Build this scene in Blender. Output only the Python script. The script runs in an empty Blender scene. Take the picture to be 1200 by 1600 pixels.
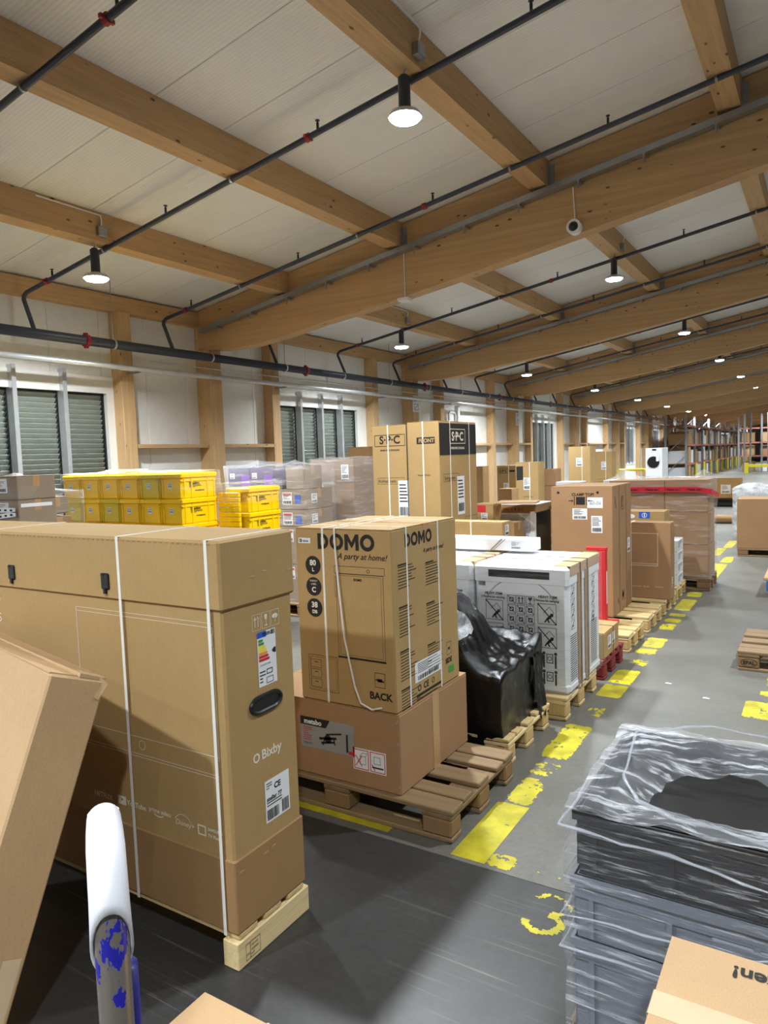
import bpy, bmesh, math, random
from mathutils import Vector, Matrix, noise
random.seed(7)
R = math.radians
scn = bpy.context.scene
COL = scn.collection

# ---------------------------------------------------------------- camera
def make_camera():
    yaw, pitch, roll = R(31.831), R(4.392), R(-1.9687)
    F = Vector((-math.sin(yaw)*math.cos(pitch), math.cos(yaw)*math.cos(pitch), -math.sin(pitch)))
    Rv = Vector((math.cos(yaw), math.sin(yaw), 0)); U = Rv.cross(F)
    R2 = Rv*math.cos(roll)+U*math.sin(roll); U2 = -Rv*math.sin(roll)+U*math.cos(roll)
    cd = bpy.data.cameras.new('camera'); cam = bpy.data.objects.new('camera', cd); COL.objects.link(cam)
    cd.sensor_fit = 'VERTICAL'; cd.sensor_height = 36; cd.lens = 1113.58/1600*36
    cd.clip_start = .05; cd.clip_end = 300
    m = Matrix((R2, U2, -F)).transposed().to_4x4(); m.translation = (0, 0, 1.65)
    cam.matrix_world = m; scn.camera = cam
make_camera()
# ---------------------------------------------------------------- world and exposure
w = bpy.data.worlds.new('night'); scn.world = w; w.use_nodes = True
w.node_tree.nodes['Background'].inputs[0].default_value = (.02, .025, .035, 1)
w.node_tree.nodes['Background'].inputs[1].default_value = .3
vs = scn.view_settings
vs.view_transform = 'Standard'; vs.look = 'None'; vs.gamma = 1; vs.use_curve_mapping = False
vs.exposure = 0.16
LAMP_W = 148.0       # watts of each high-bay lamp's disc
LENS_E = 75.0        # emission of the lamp lens
scn.cycles.max_bounces = 7; scn.cycles.diffuse_bounces = 4; scn.cycles.transparent_max_bounces = 10

# ================================================================ materials
def lin(c): return tuple((x/255/12.92 if x/255 <= .04045 else ((x/255+.055)/1.055)**2.4) for x in c)
MATS = {}
class NT:
    def __init__(s, name):
        s.m = bpy.data.materials.new(name); s.m.use_nodes = True; s.t = s.m.node_tree
        s.b = s.t.nodes['Principled BSDF']; s.out = s.t.nodes['Material Output']
    def n(s, t, **k):
        q = s.t.nodes.new(t)
        for a, v in k.items(): setattr(q, a, v)
        return q
    def l(s, a, b): s.t.links.new(a, b)
    def coord(s, scale=(1, 1, 1), kind='Object'):
        c = s.n('ShaderNodeTexCoord'); m = s.n('ShaderNodeMapping'); m.inputs['Scale'].default_value = scale
        s.l(c.outputs[kind], m.inputs['Vector']); return m.outputs[0]
    def noise(s, vec, scale, detail=3, rough=.55):
        q = s.n('ShaderNodeTexNoise'); q.inputs['Scale'].default_value = scale; q.inputs['Detail'].default_value = detail
        q.inputs['Roughness'].default_value = rough; s.l(vec, q.inputs['Vector']); return q.outputs['Fac']
    def ramp(s, fac, stops):
        q = s.n('ShaderNodeValToRGB'); e = q.color_ramp.elements
        while len(e) < len(stops): e.new(.5)
        for i, (p, c) in enumerate(stops):
            e[i].position = p; e[i].color = (*c, 1) if len(c) == 3 else c
        s.l(fac, q.inputs[0]); return q.outputs[0]
    def mix(s, fac, a, b, mode='MIX'):
        q = s.n('ShaderNodeMix', data_type='RGBA', blend_type=mode)
        for sock, v in ((q.inputs[0], fac), (q.inputs[6], a), (q.inputs[7], b)):
            if isinstance(v, (int, float)): sock.default_value = v
            elif isinstance(v, tuple): sock.default_value = (*v, 1) if len(v) == 3 else v
            else: s.l(v, sock)
        return q.outputs[2]
    def bump(s, fac, strength, dist=.01):
        q = s.n('ShaderNodeBump'); q.inputs['Strength'].default_value = strength; q.inputs['Distance'].default_value = dist
        s.l(fac, q.inputs['Height']); s.l(q.outputs[0], s.b.inputs['Normal'])
    def set(s, **k):
        for a, v in k.items():
            a = a.replace('_', ' ')
            if isinstance(v, (int, float)): s.b.inputs[a].default_value = v
            elif isinstance(v, tuple): s.b.inputs[a].default_value = (*v, 1) if len(v) == 3 else v
            else: s.l(v, s.b.inputs[a])
        return s
def mul(c, k): return tuple(min(1, x*k) for x in c)

def m_plain(name, rgb, rough=.6, metal=0, var=.08):
    if name in MATS: return MATS[name]
    a = NT(name); c = lin(rgb); v = a.coord()
    f = a.noise(v, 9, 4)
    a.set(Base_Color=a.ramp(f, [(.3, mul(c, 1-var)), (.7, mul(c, 1+var))]), Roughness=rough, Metallic=metal)
    MATS[name] = a.m; return a.m
def m_card(name, rgb):
    if name in MATS: return MATS[name]
    a = NT(name); c = lin(rgb); v = a.coord()
    f = a.noise(v, 3.2, 4); g = a.noise(a.coord((1, 1, .12)), 260, 2); d = a.noise(v, 420, 1)
    col = a.ramp(f, [(.25, mul(c, .9)), (.75, mul(c, 1.07))])
    col = a.mix(.16, col, a.ramp(d, [(.35, mul(c, .55)), (.65, mul(c, 1.35))]))
    col = a.mix(.10, col, a.ramp(g, [(.35, mul(c, .7)), (.65, mul(c, 1.25))]))
    a.set(Base_Color=col, Roughness=.72); a.b.inputs['Specular IOR Level'].default_value = .3
    a.bump(a.noise(v, 30, 2), .12, .004); MATS[name] = a.m; return a.m
def m_wood(name, rgb, axis, knots=True, lam=None, dark=.8):
    """axis: grain direction 0/1/2, lam = axis across which laminations stack"""
    if name in MATS: return MATS[name]
    a = NT(name); c = lin(rgb)
    sc = [14, 14, 14]; sc[axis] = .7
    g = a.noise(a.coord(tuple(sc)), 2.2, 5, .6)
    col = a.ramp(g, [(.25, mul(c, dark)), (.5, c), (.78, mul(c, 1.16))])
    sc = [60, 60, 60]; sc[axis] = 1.2
    col = a.mix(.22, col, a.ramp(a.noise(a.coord(tuple(sc)), 2, 2), [(.3, mul(c, .6)), (.7, mul(c, 1.3))]))
    if lam is not None:
        s = a.n('ShaderNodeSeparateXYZ'); a.l(a.coord(), s.inputs[0])
        m1 = a.n('ShaderNodeMath', operation='MULTIPLY'); m1.inputs[1].default_value = 25; a.l(s.outputs[lam], m1.inputs[0])
        fl = a.n('ShaderNodeMath', operation='FLOOR'); a.l(m1.outputs[0], fl.inputs[0])
        wn = a.n('ShaderNodeTexWhiteNoise', noise_dimensions='1D'); a.l(fl.outputs[0], wn.inputs['W'])
        col = a.mix(.30, col, a.ramp(wn.outputs['Value'], [(0, mul(c, .72)), (1, mul(c, 1.25))]))
    if knots:
        sk = [3.4, 3.4, 3.4]; sk[axis] = 1.5
        vo = a.n('ShaderNodeTexVoronoi'); vo.inputs['Scale'].default_value = 2.6; a.l(a.coord(tuple(sk)), vo.inputs['Vector'])
        k = a.ramp(vo.outputs['Distance'], [(.07, (1, 1, 1)), (.13, (0, 0, 0))])
        col = a.mix(k, col, mul(c, .22))
    a.set(Base_Color=col, Roughness=.62); a.b.inputs['Specular IOR Level'].default_value = .3
    MATS[name] = a.m; return a.m
def m_emit(name, rgb, e):
    a = NT(name); a.set(Base_Color=(1, 1, 1), Emission_Color=lin(rgb), Emission_Strength=e); return a.m
def m_film(name, lo=.04, hi=.75, p0=.42, p1=.72, scale=(1.5, 1.5, 14), rough=.16, tint=(235, 238, 242), sc=2.2):
    """clear stretch film: mostly see-through, with whitish creased streaks"""
    a = NT(name); v = a.coord(scale)
    f1 = a.noise(v, sc, 6, .7)
    tr = a.n('ShaderNodeBsdfTransparent'); mx = a.n('ShaderNodeMixShader')
    fac = a.ramp(f1, [(p0, (lo,)*3), (p1, (hi,)*3)])
    lw = a.n('ShaderNodeLayerWeight'); lw.inputs[0].default_value = .35
    ad = a.n('ShaderNodeMath', operation='ADD', use_clamp=True); a.l(fac, ad.inputs[0])
    m2 = a.n('ShaderNodeMath', operation='MULTIPLY'); m2.inputs[1].default_value = .22; a.l(lw.outputs['Facing'], m2.inputs[0])
    a.l(m2.outputs[0], ad.inputs[1])
    a.set(Base_Color=lin(tint), Roughness=rough); a.b.inputs['Specular IOR Level'].default_value = .9
    a.bump(a.noise(a.coord(scale), sc*3, 4, .7), .6, .02)
    a.l(ad.outputs[0], mx.inputs[0]); a.l(tr.outputs[0], mx.inputs[1]); a.l(a.b.outputs[0], mx.inputs[2])
    a.l(mx.outputs[0], a.out.inputs['Surface']); return a.m
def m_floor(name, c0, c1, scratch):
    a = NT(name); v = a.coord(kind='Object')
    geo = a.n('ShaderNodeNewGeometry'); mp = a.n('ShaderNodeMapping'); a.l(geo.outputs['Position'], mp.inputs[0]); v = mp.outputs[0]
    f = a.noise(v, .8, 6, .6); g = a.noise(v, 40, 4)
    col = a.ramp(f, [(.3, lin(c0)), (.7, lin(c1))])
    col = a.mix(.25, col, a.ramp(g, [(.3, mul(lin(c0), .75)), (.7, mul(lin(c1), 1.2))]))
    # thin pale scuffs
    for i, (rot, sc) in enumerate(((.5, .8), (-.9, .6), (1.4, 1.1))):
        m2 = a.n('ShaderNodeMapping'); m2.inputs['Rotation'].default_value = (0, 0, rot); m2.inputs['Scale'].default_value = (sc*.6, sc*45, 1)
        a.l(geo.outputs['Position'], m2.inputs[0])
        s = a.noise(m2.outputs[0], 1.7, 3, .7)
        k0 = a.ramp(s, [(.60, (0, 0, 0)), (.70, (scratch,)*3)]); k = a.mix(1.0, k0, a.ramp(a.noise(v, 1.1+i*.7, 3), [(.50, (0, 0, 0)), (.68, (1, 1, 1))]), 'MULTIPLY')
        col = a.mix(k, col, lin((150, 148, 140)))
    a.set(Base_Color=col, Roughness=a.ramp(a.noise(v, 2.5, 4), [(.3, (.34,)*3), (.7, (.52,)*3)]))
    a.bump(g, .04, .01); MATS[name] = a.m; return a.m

KRAFT = m_card('kraft cardboard', (176, 145, 97))
KRAFT_D = m_card('darker kraft cardboard', (160, 125, 85))
KRAFT_L = m_card('pale kraft cardboard', (194, 160, 120))
KRAFT_R = m_card('reddish kraft cardboard', (166, 129, 93))
GLU = m_wood('glulam running across', (192, 156, 112), 0, True, 2)
PUR = m_wood('timber running lengthwise', (194, 159, 116), 1, True, None)
POST = m_wood('upright timber', (202, 167, 122), 2, True, None)
PAL = m_wood('weathered pallet wood', (142, 117, 87), 0, True, None, .62)
PALY = m_wood('weathered pallet wood lengthwise', (128, 104, 77), 1, True, None, .6)
PALN = m_wood('fresh pallet wood', (214, 186, 134), 0, True, None, .82)
PALNY = m_wood('fresh pallet wood lengthwise', (226, 202, 152), 1, True, None, .85)
CHIP = m_card('pressed chip block', (138, 108, 76))
CHIPN = m_wood('pale pallet block', (205, 172, 118), 2, False, None, .7)
REDWOOD = m_wood('red painted pallet wood', (128, 44, 48), 1, False, None, .6)
PANEL = m_plain('white coated sheet', (234, 233, 228), .45, 0, .03)
def _rib():
    a = NT('ribbed ceiling sheet'); v = a.coord()
    s = a.n('ShaderNodeTexWave', wave_type='BANDS', bands_direction='Y'); s.inputs['Scale'].default_value = 9; s.inputs['Distortion'].default_value = .4
    a.l(v, s.inputs['Vector']); c = lin((240, 240, 238))
    a.set(Base_Color=a.mix(.35, a.ramp(a.noise(v, 1.4, 3), [(.3, mul(c, .95)), (.7, mul(c, 1.03))]), a.ramp(s.outputs['Fac'], [(.3, mul(c, .86)), (.7, mul(c, 1.06))])), Roughness=.4)  # rib shading painted into the base colour as paler and darker bands
    a.bump(s.outputs['Fac'], .3, .006); return a.m
ROOF = _rib()
GAP = m_plain('dark joint', (88, 86, 82), .8)
PIPE = m_plain('dark grey painted steel', (58, 62, 74), .38, .2)
RED = m_plain('red coupling', (150, 30, 40), .45)
GALV = m_plain('galvanised steel', (160, 163, 165), .35, .75)
ALU = m_plain('brushed aluminium', (205, 207, 210), .28, .6)
BLACK = m_plain('black plastic', (22, 22, 24), .4)
INK = m_plain('black print', (28, 26, 25), .7, 0, .03)
WINK = m_plain('white print', (228, 220, 205), .7, 0, .03)
WHITE = m_plain('white paper', (232, 233, 236), .6, 0, .02)
STRAPW = m_plain('white strap', (232, 230, 224), .4, 0, .03)
STRAPB = m_plain('black strap', (32, 32, 34), .4, 0, .03)
YEL = m_plain('yellow plastic', (255, 205, 4), .35, 0, .04)
YELD = m_plain('olive yellow plastic', (222, 196, 20), .35, 0, .04)
YPAINT = m_plain('yellow floor paint', (184, 172, 36), .6, 0, .3)
BLUE = m_plain('blue paint', (40, 44, 150), .4)
TAPE = m_plain('clear brown tape', (186, 148, 104), .22, 0, .05)
TAPEW = m_plain('pale tape', (214, 190, 156), .25, 0, .05)
GREYP = m_plain('grey container plastic', (112, 118, 130), .42, 0, .05)
DARKIN = m_plain('black inner lining', (16, 16, 17), .35)
STEEL = m_plain('grey worn steel', (120, 112, 106), .3, .55, .2)
FOAM = m_plain('white foam sleeve', (236, 236, 244), .55, 0, .02)
GREEN = m_plain('green print', (70, 150, 70), .6)
ORANGE = m_plain('orange print', (240, 150, 40), .6)
REDP = m_plain('red print', (205, 40, 45), .6)
YELP = m_plain('yellow print', (245, 225, 40), .6)
BLUEP = m_plain('blue print', (40, 90, 190), .6)
GREYL = m_plain('grey printed paper', (150, 150, 150), .6)
EPS = m_plain('white polystyrene', (232, 234, 238), .5, 0, .03)
GLASS = None
def _glass():
    a = NT('night window glass'); tr = a.n('ShaderNodeBsdfTransparent'); tr.inputs[0].default_value = (.92, .94, .93, 1)
    gl = a.n('ShaderNodeBsdfGlossy'); gl.inputs['Roughness'].default_value = .02
    mx = a.n('ShaderNodeMixShader'); mx.inputs[0].default_value = .1
    a.l(tr.outputs[0], mx.inputs[1]); a.l(gl.outputs[0], mx.inputs[2]); a.l(mx.outputs[0], a.out.inputs['Surface']); return a.m
GLASS = _glass()
SLAT = m_plain('grey green blind slat', (226, 230, 224), .45)
def _blackwrap():
    a = NT('black stretch wrap'); v = a.coord((3, 3, 1))
    a.set(Base_Color=(.004, .004, .005), Roughness=.10); a.b.inputs['Specular IOR Level'].default_value = .45
    v2 = a.coord((2, 2, 30)); m = a.n('ShaderNodeMath', operation='ADD')
    a.l(a.noise(v2, 3, 5, .7), m.inputs[0]); a.l(a.noise(v, 22, 5, .75), m.inputs[1])
    a.bump(m.outputs[0], .35, .006); return a.m
BWRAP = _blackwrap()
FILM = m_film('clear stretch film', .006, .45, .57, .8)
FILMD = m_film('stretch film on cartons', .05, .55, .52, .78, (1.2, 1.2, 9))
FILMC = m_film('stretch film on crates', .03, .85, .52, .74, (1.3, 1.3, 20), .14, (236, 240, 248), 2.6)
FILMT = m_film('bunched top film', .05, .9, .50, .68, (1.6, 13, 6), .12, (240, 243, 250), 2.6)
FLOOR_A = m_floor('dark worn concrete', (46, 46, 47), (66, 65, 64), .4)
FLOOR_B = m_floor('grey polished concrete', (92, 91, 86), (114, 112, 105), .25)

# ================================================================ mesh helpers
class MB:
    def __init__(s): s.v = []; s.f = []
    def add(s, vs, fs):
        o = len(s.v); s.v += [tuple(p) for p in vs]; s.f += [tuple(i+o for i in f) for f in fs]; return s
    def box(s, x0, y0, z0, x1, y1, z1):
        x0, x1 = min(x0, x1), max(x0, x1); y0, y1 = min(y0, y1), max(y0, y1); z0, z1 = min(z0, z1), max(z0, z1)
        return s.add([(x0, y0, z0), (x1, y0, z0), (x1, y1, z0), (x0, y1, z0), (x0, y0, z1), (x1, y0, z1), (x1, y1, z1), (x0, y1, z1)],
                     [(3, 2, 1, 0), (4, 5, 6, 7), (0, 1, 5, 4), (1, 2, 6, 5), (2, 3, 7, 6), (3, 0, 4, 7)])
    def cbox(s, x0, y0, z0, x1, y1, z1, b=.006):
        bm = bmesh.new(); bmesh.ops.create_cube(bm, size=1)
        for p in bm.verts:
            p.co = ((x0+x1)/2+p.co.x*abs(x1-x0), (y0+y1)/2+p.co.y*abs(y1-y0), (z0+z1)/2+p.co.z*abs(z1-z0))
        bmesh.ops.bevel(bm, geom=bm.edges[:], offset=b, segments=1, affect='EDGES')
        bm.verts.index_update()
        s.add([p.co[:] for p in bm.verts], [[q.index for q in f.verts] for f in bm.faces]); bm.free(); return s
    def cyl(s, p, q, r, r2=None, n=12, caps=True):
        p = Vector(p); q = Vector(q); r2 = r if r2 is None else r2
        d = (q-p).normalized(); a = d.orthogonal().normalized(); b = d.cross(a)
        vs = []; fs = []
        for i in range(n):
            t = 2*math.pi*i/n; o = a*math.cos(t)+b*math.sin(t)
            vs += [p+o*r, q+o*r2]
        for i in range(n):
            j = (i+1) % n; fs.append((2*i, 2*j, 2*j+1, 2*i+1))
        if caps: fs += [tuple(2*i for i in reversed(range(n))), tuple(2*i+1 for i in range(n))]
        return s.add(vs, fs)
    def tube(s, pts, r, n=10, caps=True):
        pts = [Vector(p) for p in pts]; rs = r if isinstance(r, (list, tuple)) else [r]*len(pts)
        vs = []; fs = []; a = None
        for i, p in enumerate(pts):
            d = ((pts[min(i+1, len(pts)-1)]-p).normalized()+(p-pts[max(i-1, 0)]).normalized()).normalized()
            a = (d.orthogonal() if a is None else a-d*a.dot(d)).normalized(); b = d.cross(a)
            vs += [p+(a*math.cos(2*math.pi*k/n)+b*math.sin(2*math.pi*k/n))*rs[i] for k in range(n)]
        for i in range(len(pts)-1):
            for k in range(n):
                j = (k+1) % n; fs.append((i*n+k, i*n+j, (i+1)*n+j, (i+1)*n+k))
        if caps: fs += [tuple(reversed(range(n))), tuple((len(pts)-1)*n+k for k in range(n))]
        return s.add(vs, fs)
    def lathe(s, prof, n=20, c=(0, 0, 0)):
        vs = []; fs = []
        for r, z in prof:
            vs += [(c[0]+r*math.cos(2*math.pi*k/n), c[1]+r*math.sin(2*math.pi*k/n), c[2]+z) for k in range(n)]
        for i in range(len(prof)-1):
            for k in range(n):
                j = (k+1) % n; fs.append((i*n+k, i*n+j, (i+1)*n+j, (i+1)*n+k))
        fs += [tuple(reversed(range(n))), tuple((len(prof)-1)*n+k for k in range(n))]
        return s.add(vs, fs)
    def mesh(s, name, mat, smooth=False):
        me = bpy.data.meshes.new(name); me.from_pydata(s.v, [], s.f); me.update()
        for m in (mat if isinstance(mat, (list, tuple)) else [mat]): me.materials.append(m)
        if smooth: me.polygons.foreach_set('use_smooth', [True]*len(me.polygons))
        return me
    def build(s, name, mat, parent=None, loc=(0, 0, 0), rot=(0, 0, 0), smooth=False):
        return inst(name, s.mesh(name, mat, smooth), parent, loc, rot)
def inst(name, me, parent=None, loc=(0, 0, 0), rot=(0, 0, 0), scale=None):
    o = bpy.data.objects.new(name, me); COL.objects.link(o); o.location = loc; o.rotation_euler = rot
    if scale: o.scale = scale
    if parent: o.parent = parent
    return o
def tag(o, label, cat, group=None):
    o['label'] = label; o['category'] = cat
    if group: o['group'] = group
    return o
def thing(name, label, cat, loc=(0, 0, 0), rotz=0, group=None, rot=None):
    o = inst(name, None, None, loc, rot or (0, 0, rotz)); o.empty_display_size = .1
    return tag(o, label, cat, group)
def struct(o): o['kind'] = 'structure'; return o
def stuff(o): o['kind'] = 'stuff'; return o
ORD = ['nearest', 'second', 'third', 'fourth', 'fifth', 'sixth', 'seventh', 'eighth', 'ninth', 'tenth', 'eleventh', 'twelfth', 'thirteenth', 'fourteenth', 'fifteenth', 'sixteenth', 'seventeenth', 'eighteenth', 'nineteenth', 'twentieth']
ORD += ['twenty-first', 'twenty-second', 'twenty-third', 'twenty-fourth', 'twenty-fifth', 'twenty-sixth']
ORDN = ['first'] + ORD[1:]

_tc = {}
def text_geo(s, size, align='LEFT', bold=0.0, shear=0.0):
    k = (s, size, align, bold, shear)
    if k not in _tc:
        cu = bpy.data.curves.new('t', 'FONT'); cu.body = s; cu.size = size; cu.align_x = align
        cu.offset = bold; cu.shear = shear; cu.resolution_u = 3; cu.fill_mode = 'FRONT'
        ob = bpy.data.objects.new('t', cu); COL.objects.link(ob)
        bpy.context.view_layer.update()
        me = bpy.data.meshes.new_from_object(ob)
        _tc[k] = ([p.co[:] for p in me.vertices], [tuple(p.vertices) for p in me.polygons])
        bpy.data.objects.remove(ob); bpy.data.curves.remove(cu); bpy.data.meshes.remove(me)
    return _tc[k]
class Print:
    """flat print collected in a face's (u, v) metres, laid just proud of the face"""
    def __init__(s, fr, lift=.0012):
        s.o, s.u, s.w, s.n = fr; s.lift = lift; s.mb = MB()
    def P(s, u, v, h=0): return s.o+s.u*u+s.w*v+s.n*(s.lift+h)
    def poly(s, pts): s.mb.add([s.P(*p) for p in pts], [tuple(range(len(pts)))]); return s
    def rect(s, u0, v0, u1, v1): return s.poly([(u0, v0), (u1, v0), (u1, v1), (u0, v1)])
    def line(s, u0, v0, u1, v1, w=.004):
        d = Vector((u1-u0, v1-v0)); n = Vector((-d.y, d.x)).normalized()*w/2
        return s.poly([(u0-n.x, v0-n.y), (u1-n.x, v1-n.y), (u1+n.x, v1+n.y), (u0+n.x, v0+n.y)])
    def frame(s, u0, v0, u1, v1, w=.004):
        s.rect(u0, v0, u1, v0+w); s.rect(u0, v1-w, u1, v1); s.rect(u0, v0+w, u0+w, v1-w); s.rect(u1-w, v0+w, u1, v1-w); return s
    def ell(s, u, v, ru, rv=None, n=20):
        rv = rv or ru; return s.poly([(u+ru*math.cos(2*math.pi*i/n), v+rv*math.sin(2*math.pi*i/n)) for i in range(n)])
    def ring(s, u, v, r, w, a0=0, a1=360, n=20):
        for i in range(n):
            a = R(a0+(a1-a0)*i/n); b = R(a0+(a1-a0)*(i+1)/n)
            s.poly([(u+(r-w)*math.cos(a), v+(r-w)*math.sin(a)), (u+r*math.cos(a), v+r*math.sin(a)), (u+r*math.cos(b), v+r*math.sin(b)), (u+(r-w)*math.cos(b), v+(r-w)*math.sin(b))])
        return s
    def text(s, t, u, v, size, align='LEFT', bold=0.0, shear=0.0, flip=False):
        vs, fs = text_geo(t, size, align, bold, shear); k = -1 if flip else 1
        s.mb.add([s.P(u+k*a, v+k*b) for a, b, c in vs], fs); return s
    def domo(s, u, v, h):
        """heavy rounded capitals D O M O, height h"""
        w = h*.24; r = h/2
        s.rect(u, v, u+w, v+h); s.rect(u+w, v+h-w, u+w*1.4, v+h); s.rect(u+w, v, u+w*1.4, v+w)
        s.ring(u+w*1.4, v+r, r, w, -90, 90, 16); u += w*1.4+r+h*.12
        s.ring(u+r, v+r, r*1.04, w, 0, 360, 28); u += h*1.12
        k = h*1.0; s.rect(u, v, u+w, v+h); s.rect(u+k-w+w*.2, v, u+k+w*.2, v+h)
        m = u+(k+w*.2)/2
        s.poly([(u+w, v+h), (u+w, v+h*.58), (m, v+h*.12), (m, v+h*.5)]); s.poly([(m, v+h*.5), (m, v+h*.12), (u+k-w*.8, v+h*.58), (u+k-w*.8, v+h)]); u += k+w*.2+h*.12
        s.ring(u+r, v+r, r*1.04, w, 0, 360, 28); return s
    def bars(s, u0, v0, u1, v1, n=16, seed=1):
        rnd = random.Random(seed); x = u0
        while x < u1:
            wd = (u1-u0)/n*rnd.choice((.3, .5, .9)); s.rect(x, v0, min(u1, x+wd), v1); x += wd+(u1-u0)/n*rnd.choice((.3, .5))
        return s
    def lines(s, u0, v0, u1, v1, n, h=None, seed=2):
        rnd = random.Random(seed); st = (v1-v0)/n; h = h or st*.35
        for i in range(n): s.rect(u0, v1-i*st-h, u0+(u1-u0)*rnd.uniform(.45, 1), v1-i*st)
        return s
    def build(s, name, mat, parent): return s.mb.build(name, mat, parent)
def face(w, d, h, side, z=0):
    V = Vector
    return {'front': (V((-w/2, -d/2, z)), V((1, 0, 0)), V((0, 0, 1)), V((0, -1, 0))),
            'right': (V((w/2, -d/2, z)), V((0, 1, 0)), V((0, 0, 1)), V((1, 0, 0))),
            'top': (V((-w/2, -d/2, z+h)), V((1, 0, 0)), V((0, 1, 0)), V((0, 0, 1)))}[side]
def label_sheet(root, fr, u0, v0, u1, v1, seed=1, red=False, name='paper_label', lift=.0012):
    """a stuck-on paper label with its print"""
    p = Print(fr, lift); p.rect(u0, v0, u1, v1); sh = p.build(name, WHITE, root)
    q = Print(fr, lift+.0008); W = u1-u0; Hh = v1-v0
    q.bars(u0+.1*W, v0+.08*Hh, u1-.1*W, v0+.3*Hh, 18, seed); q.lines(u0+.1*W, v0+.38*Hh, u1-.1*W, v1-.1*Hh, 6, None, seed)
    q.build('label_print', INK, sh)
    return sh
def strap(root, w, d, z0, z1, at, axis='x', sw=.012, mat=None, t=.0016, name='strap'):
    """packing strap round front-top-back (axis x: placed at x=at) or right-top-left (axis y)"""
    mb = MB(); e = t
    if axis == 'x':
        a, b = at-sw/2, at+sw/2
        mb.box(a, -d/2-e, z0, b, -d/2, z1+e).box(a, -d/2, z1, b, d/2, z1+e).box(a, d/2, z0, b, d/2+e, z1+e)
    else:
        a, b = at-sw/2, at+sw/2
        mb.box(w/2, a, z0, w/2+e, b, z1+e).box(-w/2, a, z1, w/2, b, z1+e).box(-w/2-e, a, z0, -w/2, b, z1+e)
    return mb.build(name, mat or STRAPW, root)
def carton(name, label, x0, x1, y0, y1, z0, z1, mat=None, group=None, seam='x', tape=True, rotz=0, cat='box', flaps=True, tmat=None, b=.006):
    """a closed carton: body, two top flaps with an open seam, tape"""
    w, d, h = x1-x0, y1-y0, z1-z0; mat = mat or KRAFT
    t = thing(name, label, cat, ((x0+x1)/2, (y0+y1)/2, z0), rotz, group)
    ft = .004 if flaps else 0
    MB().cbox(-w/2, -d/2, 0, w/2, d/2, h-ft, b).build('carton_body', mat, t)
    if flaps:
        g = .003
        if seam == 'x':
            MB().box(-w/2+.002, -d/2+.001, h-ft, w/2-.002, -g, h).build('top_flap', mat, t)
            MB().box(-w/2+.002, g, h-ft, w/2-.002, d/2-.001, h).build('top_flap', mat, t)
            if tape:
                m = MB().box(-w/2-.0006, -.03, h, w/2+.0006, .03, h+.0008)
                m.box(w/2, -.03, h-.09, w/2+.0008, .03, h+.0008).box(-w/2-.0008, -.03, h-.09, -w/2, .03, h+.0008); m.build('packing_tape', tmat or TAPE, t)
        else:
            MB().box(-w/2+.001, -d/2+.002, h-ft, -g, d/2-.002, h).build('top_flap', mat, t)
            MB().box(g, -d/2+.002, h-ft, w/2-.001, d/2-.002, h).build('top_flap', mat, t)
            if tape:
                m = MB().box(-.03, -d/2-.0006, h, .03, d/2+.0006, h+.0008)
                m.box(-.03, -d/2-.0008, h-.09, .03, -d/2, h+.0008); m.build('packing_tape', tmat or TAPE, t)
    t['dims'] = (w, d, h)
    return t
def fc(t, side): return face(*t['dims'], side)
_bm = {}
def unit(kind, dims, mat, b=.004):
    k = (kind, tuple(round(x, 4) for x in dims), mat.name)
    if k not in _bm:
        x, y, z = (q/2 for q in dims); _bm[k] = MB().cbox(-x, -y, -z, x, y, z, b).mesh(kind, mat)
    return _bm[k]
def pallet(label, x0, x1, y0, y1, fresh=False, group=None, rotz=0, mats=None, h=.144, name='pallet', jit=.006, broken=None):
    """flat pallet: 5 deck boards along x, 3 cross boards, 9 blocks, 3 bottom boards"""
    W, D = x1-x0, y1-y0; t = thing(name, label, 'pallet', ((x0+x1)/2, (y0+y1)/2, 0), rotz, group)
    mx, my, mb = mats or ((PALN, PALNY, CHIPN) if fresh else (PAL, PALY, CHIP))
    rnd = random.Random(label)
    bw = D*.165; nb = D*.13
    ys = [-D/2+bw/2, -D*.25, 0, D*.25, D/2-bw/2]
    for i, y in enumerate(ys):
        wd = bw if i % 2 == 0 else nb
        inst('deck_board', unit('deck_board', (W, wd, .022), mx), t, (rnd.uniform(-jit, jit), y+rnd.uniform(-jit, jit)/2, h-.011), (0, 0, rnd.uniform(-.006, .006)))
    for x in (-W/2+.0725, 0, W/2-.0725):
        inst('cross_board', unit('cross_board', (.145, D, .022), my), t, (x, 0, h-.0332))
        for y in (-D/2+.05, 0, D/2-.05):
            inst('block', unit('block', (.142, .1 if y else .12, .0766), mb, .008), t, (x, y, .0617))
    for y in (-D/2+.05, 0, D/2-.05):
        inst('bottom_board', unit('bottom_board', (W, .1 if y else .12, .022), mx), t, (0, y, .0113))
    return t

# ================================================================ the hall
WX = -8.0; XR = 9.0; Y0 = -11.0; Y1 = 88.0; BAY = 6.1; YB0 = 7.69
def rz(x): return 3.87+.162*(x-WX)
BEAMS = [YB0+BAY*k for k in range(-2, 13)]
# ---- floor: slabs with open joints
fl = struct(MB().box(WX-.3, Y0, -.3, XR+.3, Y1, -.012).build('floor', GAP))
fy = [Y0, -3.6, 2.505, 8.6, 14.7, 20.8, 26.9, 33, 45, 60, Y1]
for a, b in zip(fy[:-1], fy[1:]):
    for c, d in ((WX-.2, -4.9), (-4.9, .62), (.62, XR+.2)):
        MB().box(c+.002, a+.002, -.1, d-.002, b-.002, 0).build('floor_slab', FLOOR_A if b < 2.6 else FLOOR_B, fl)
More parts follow.
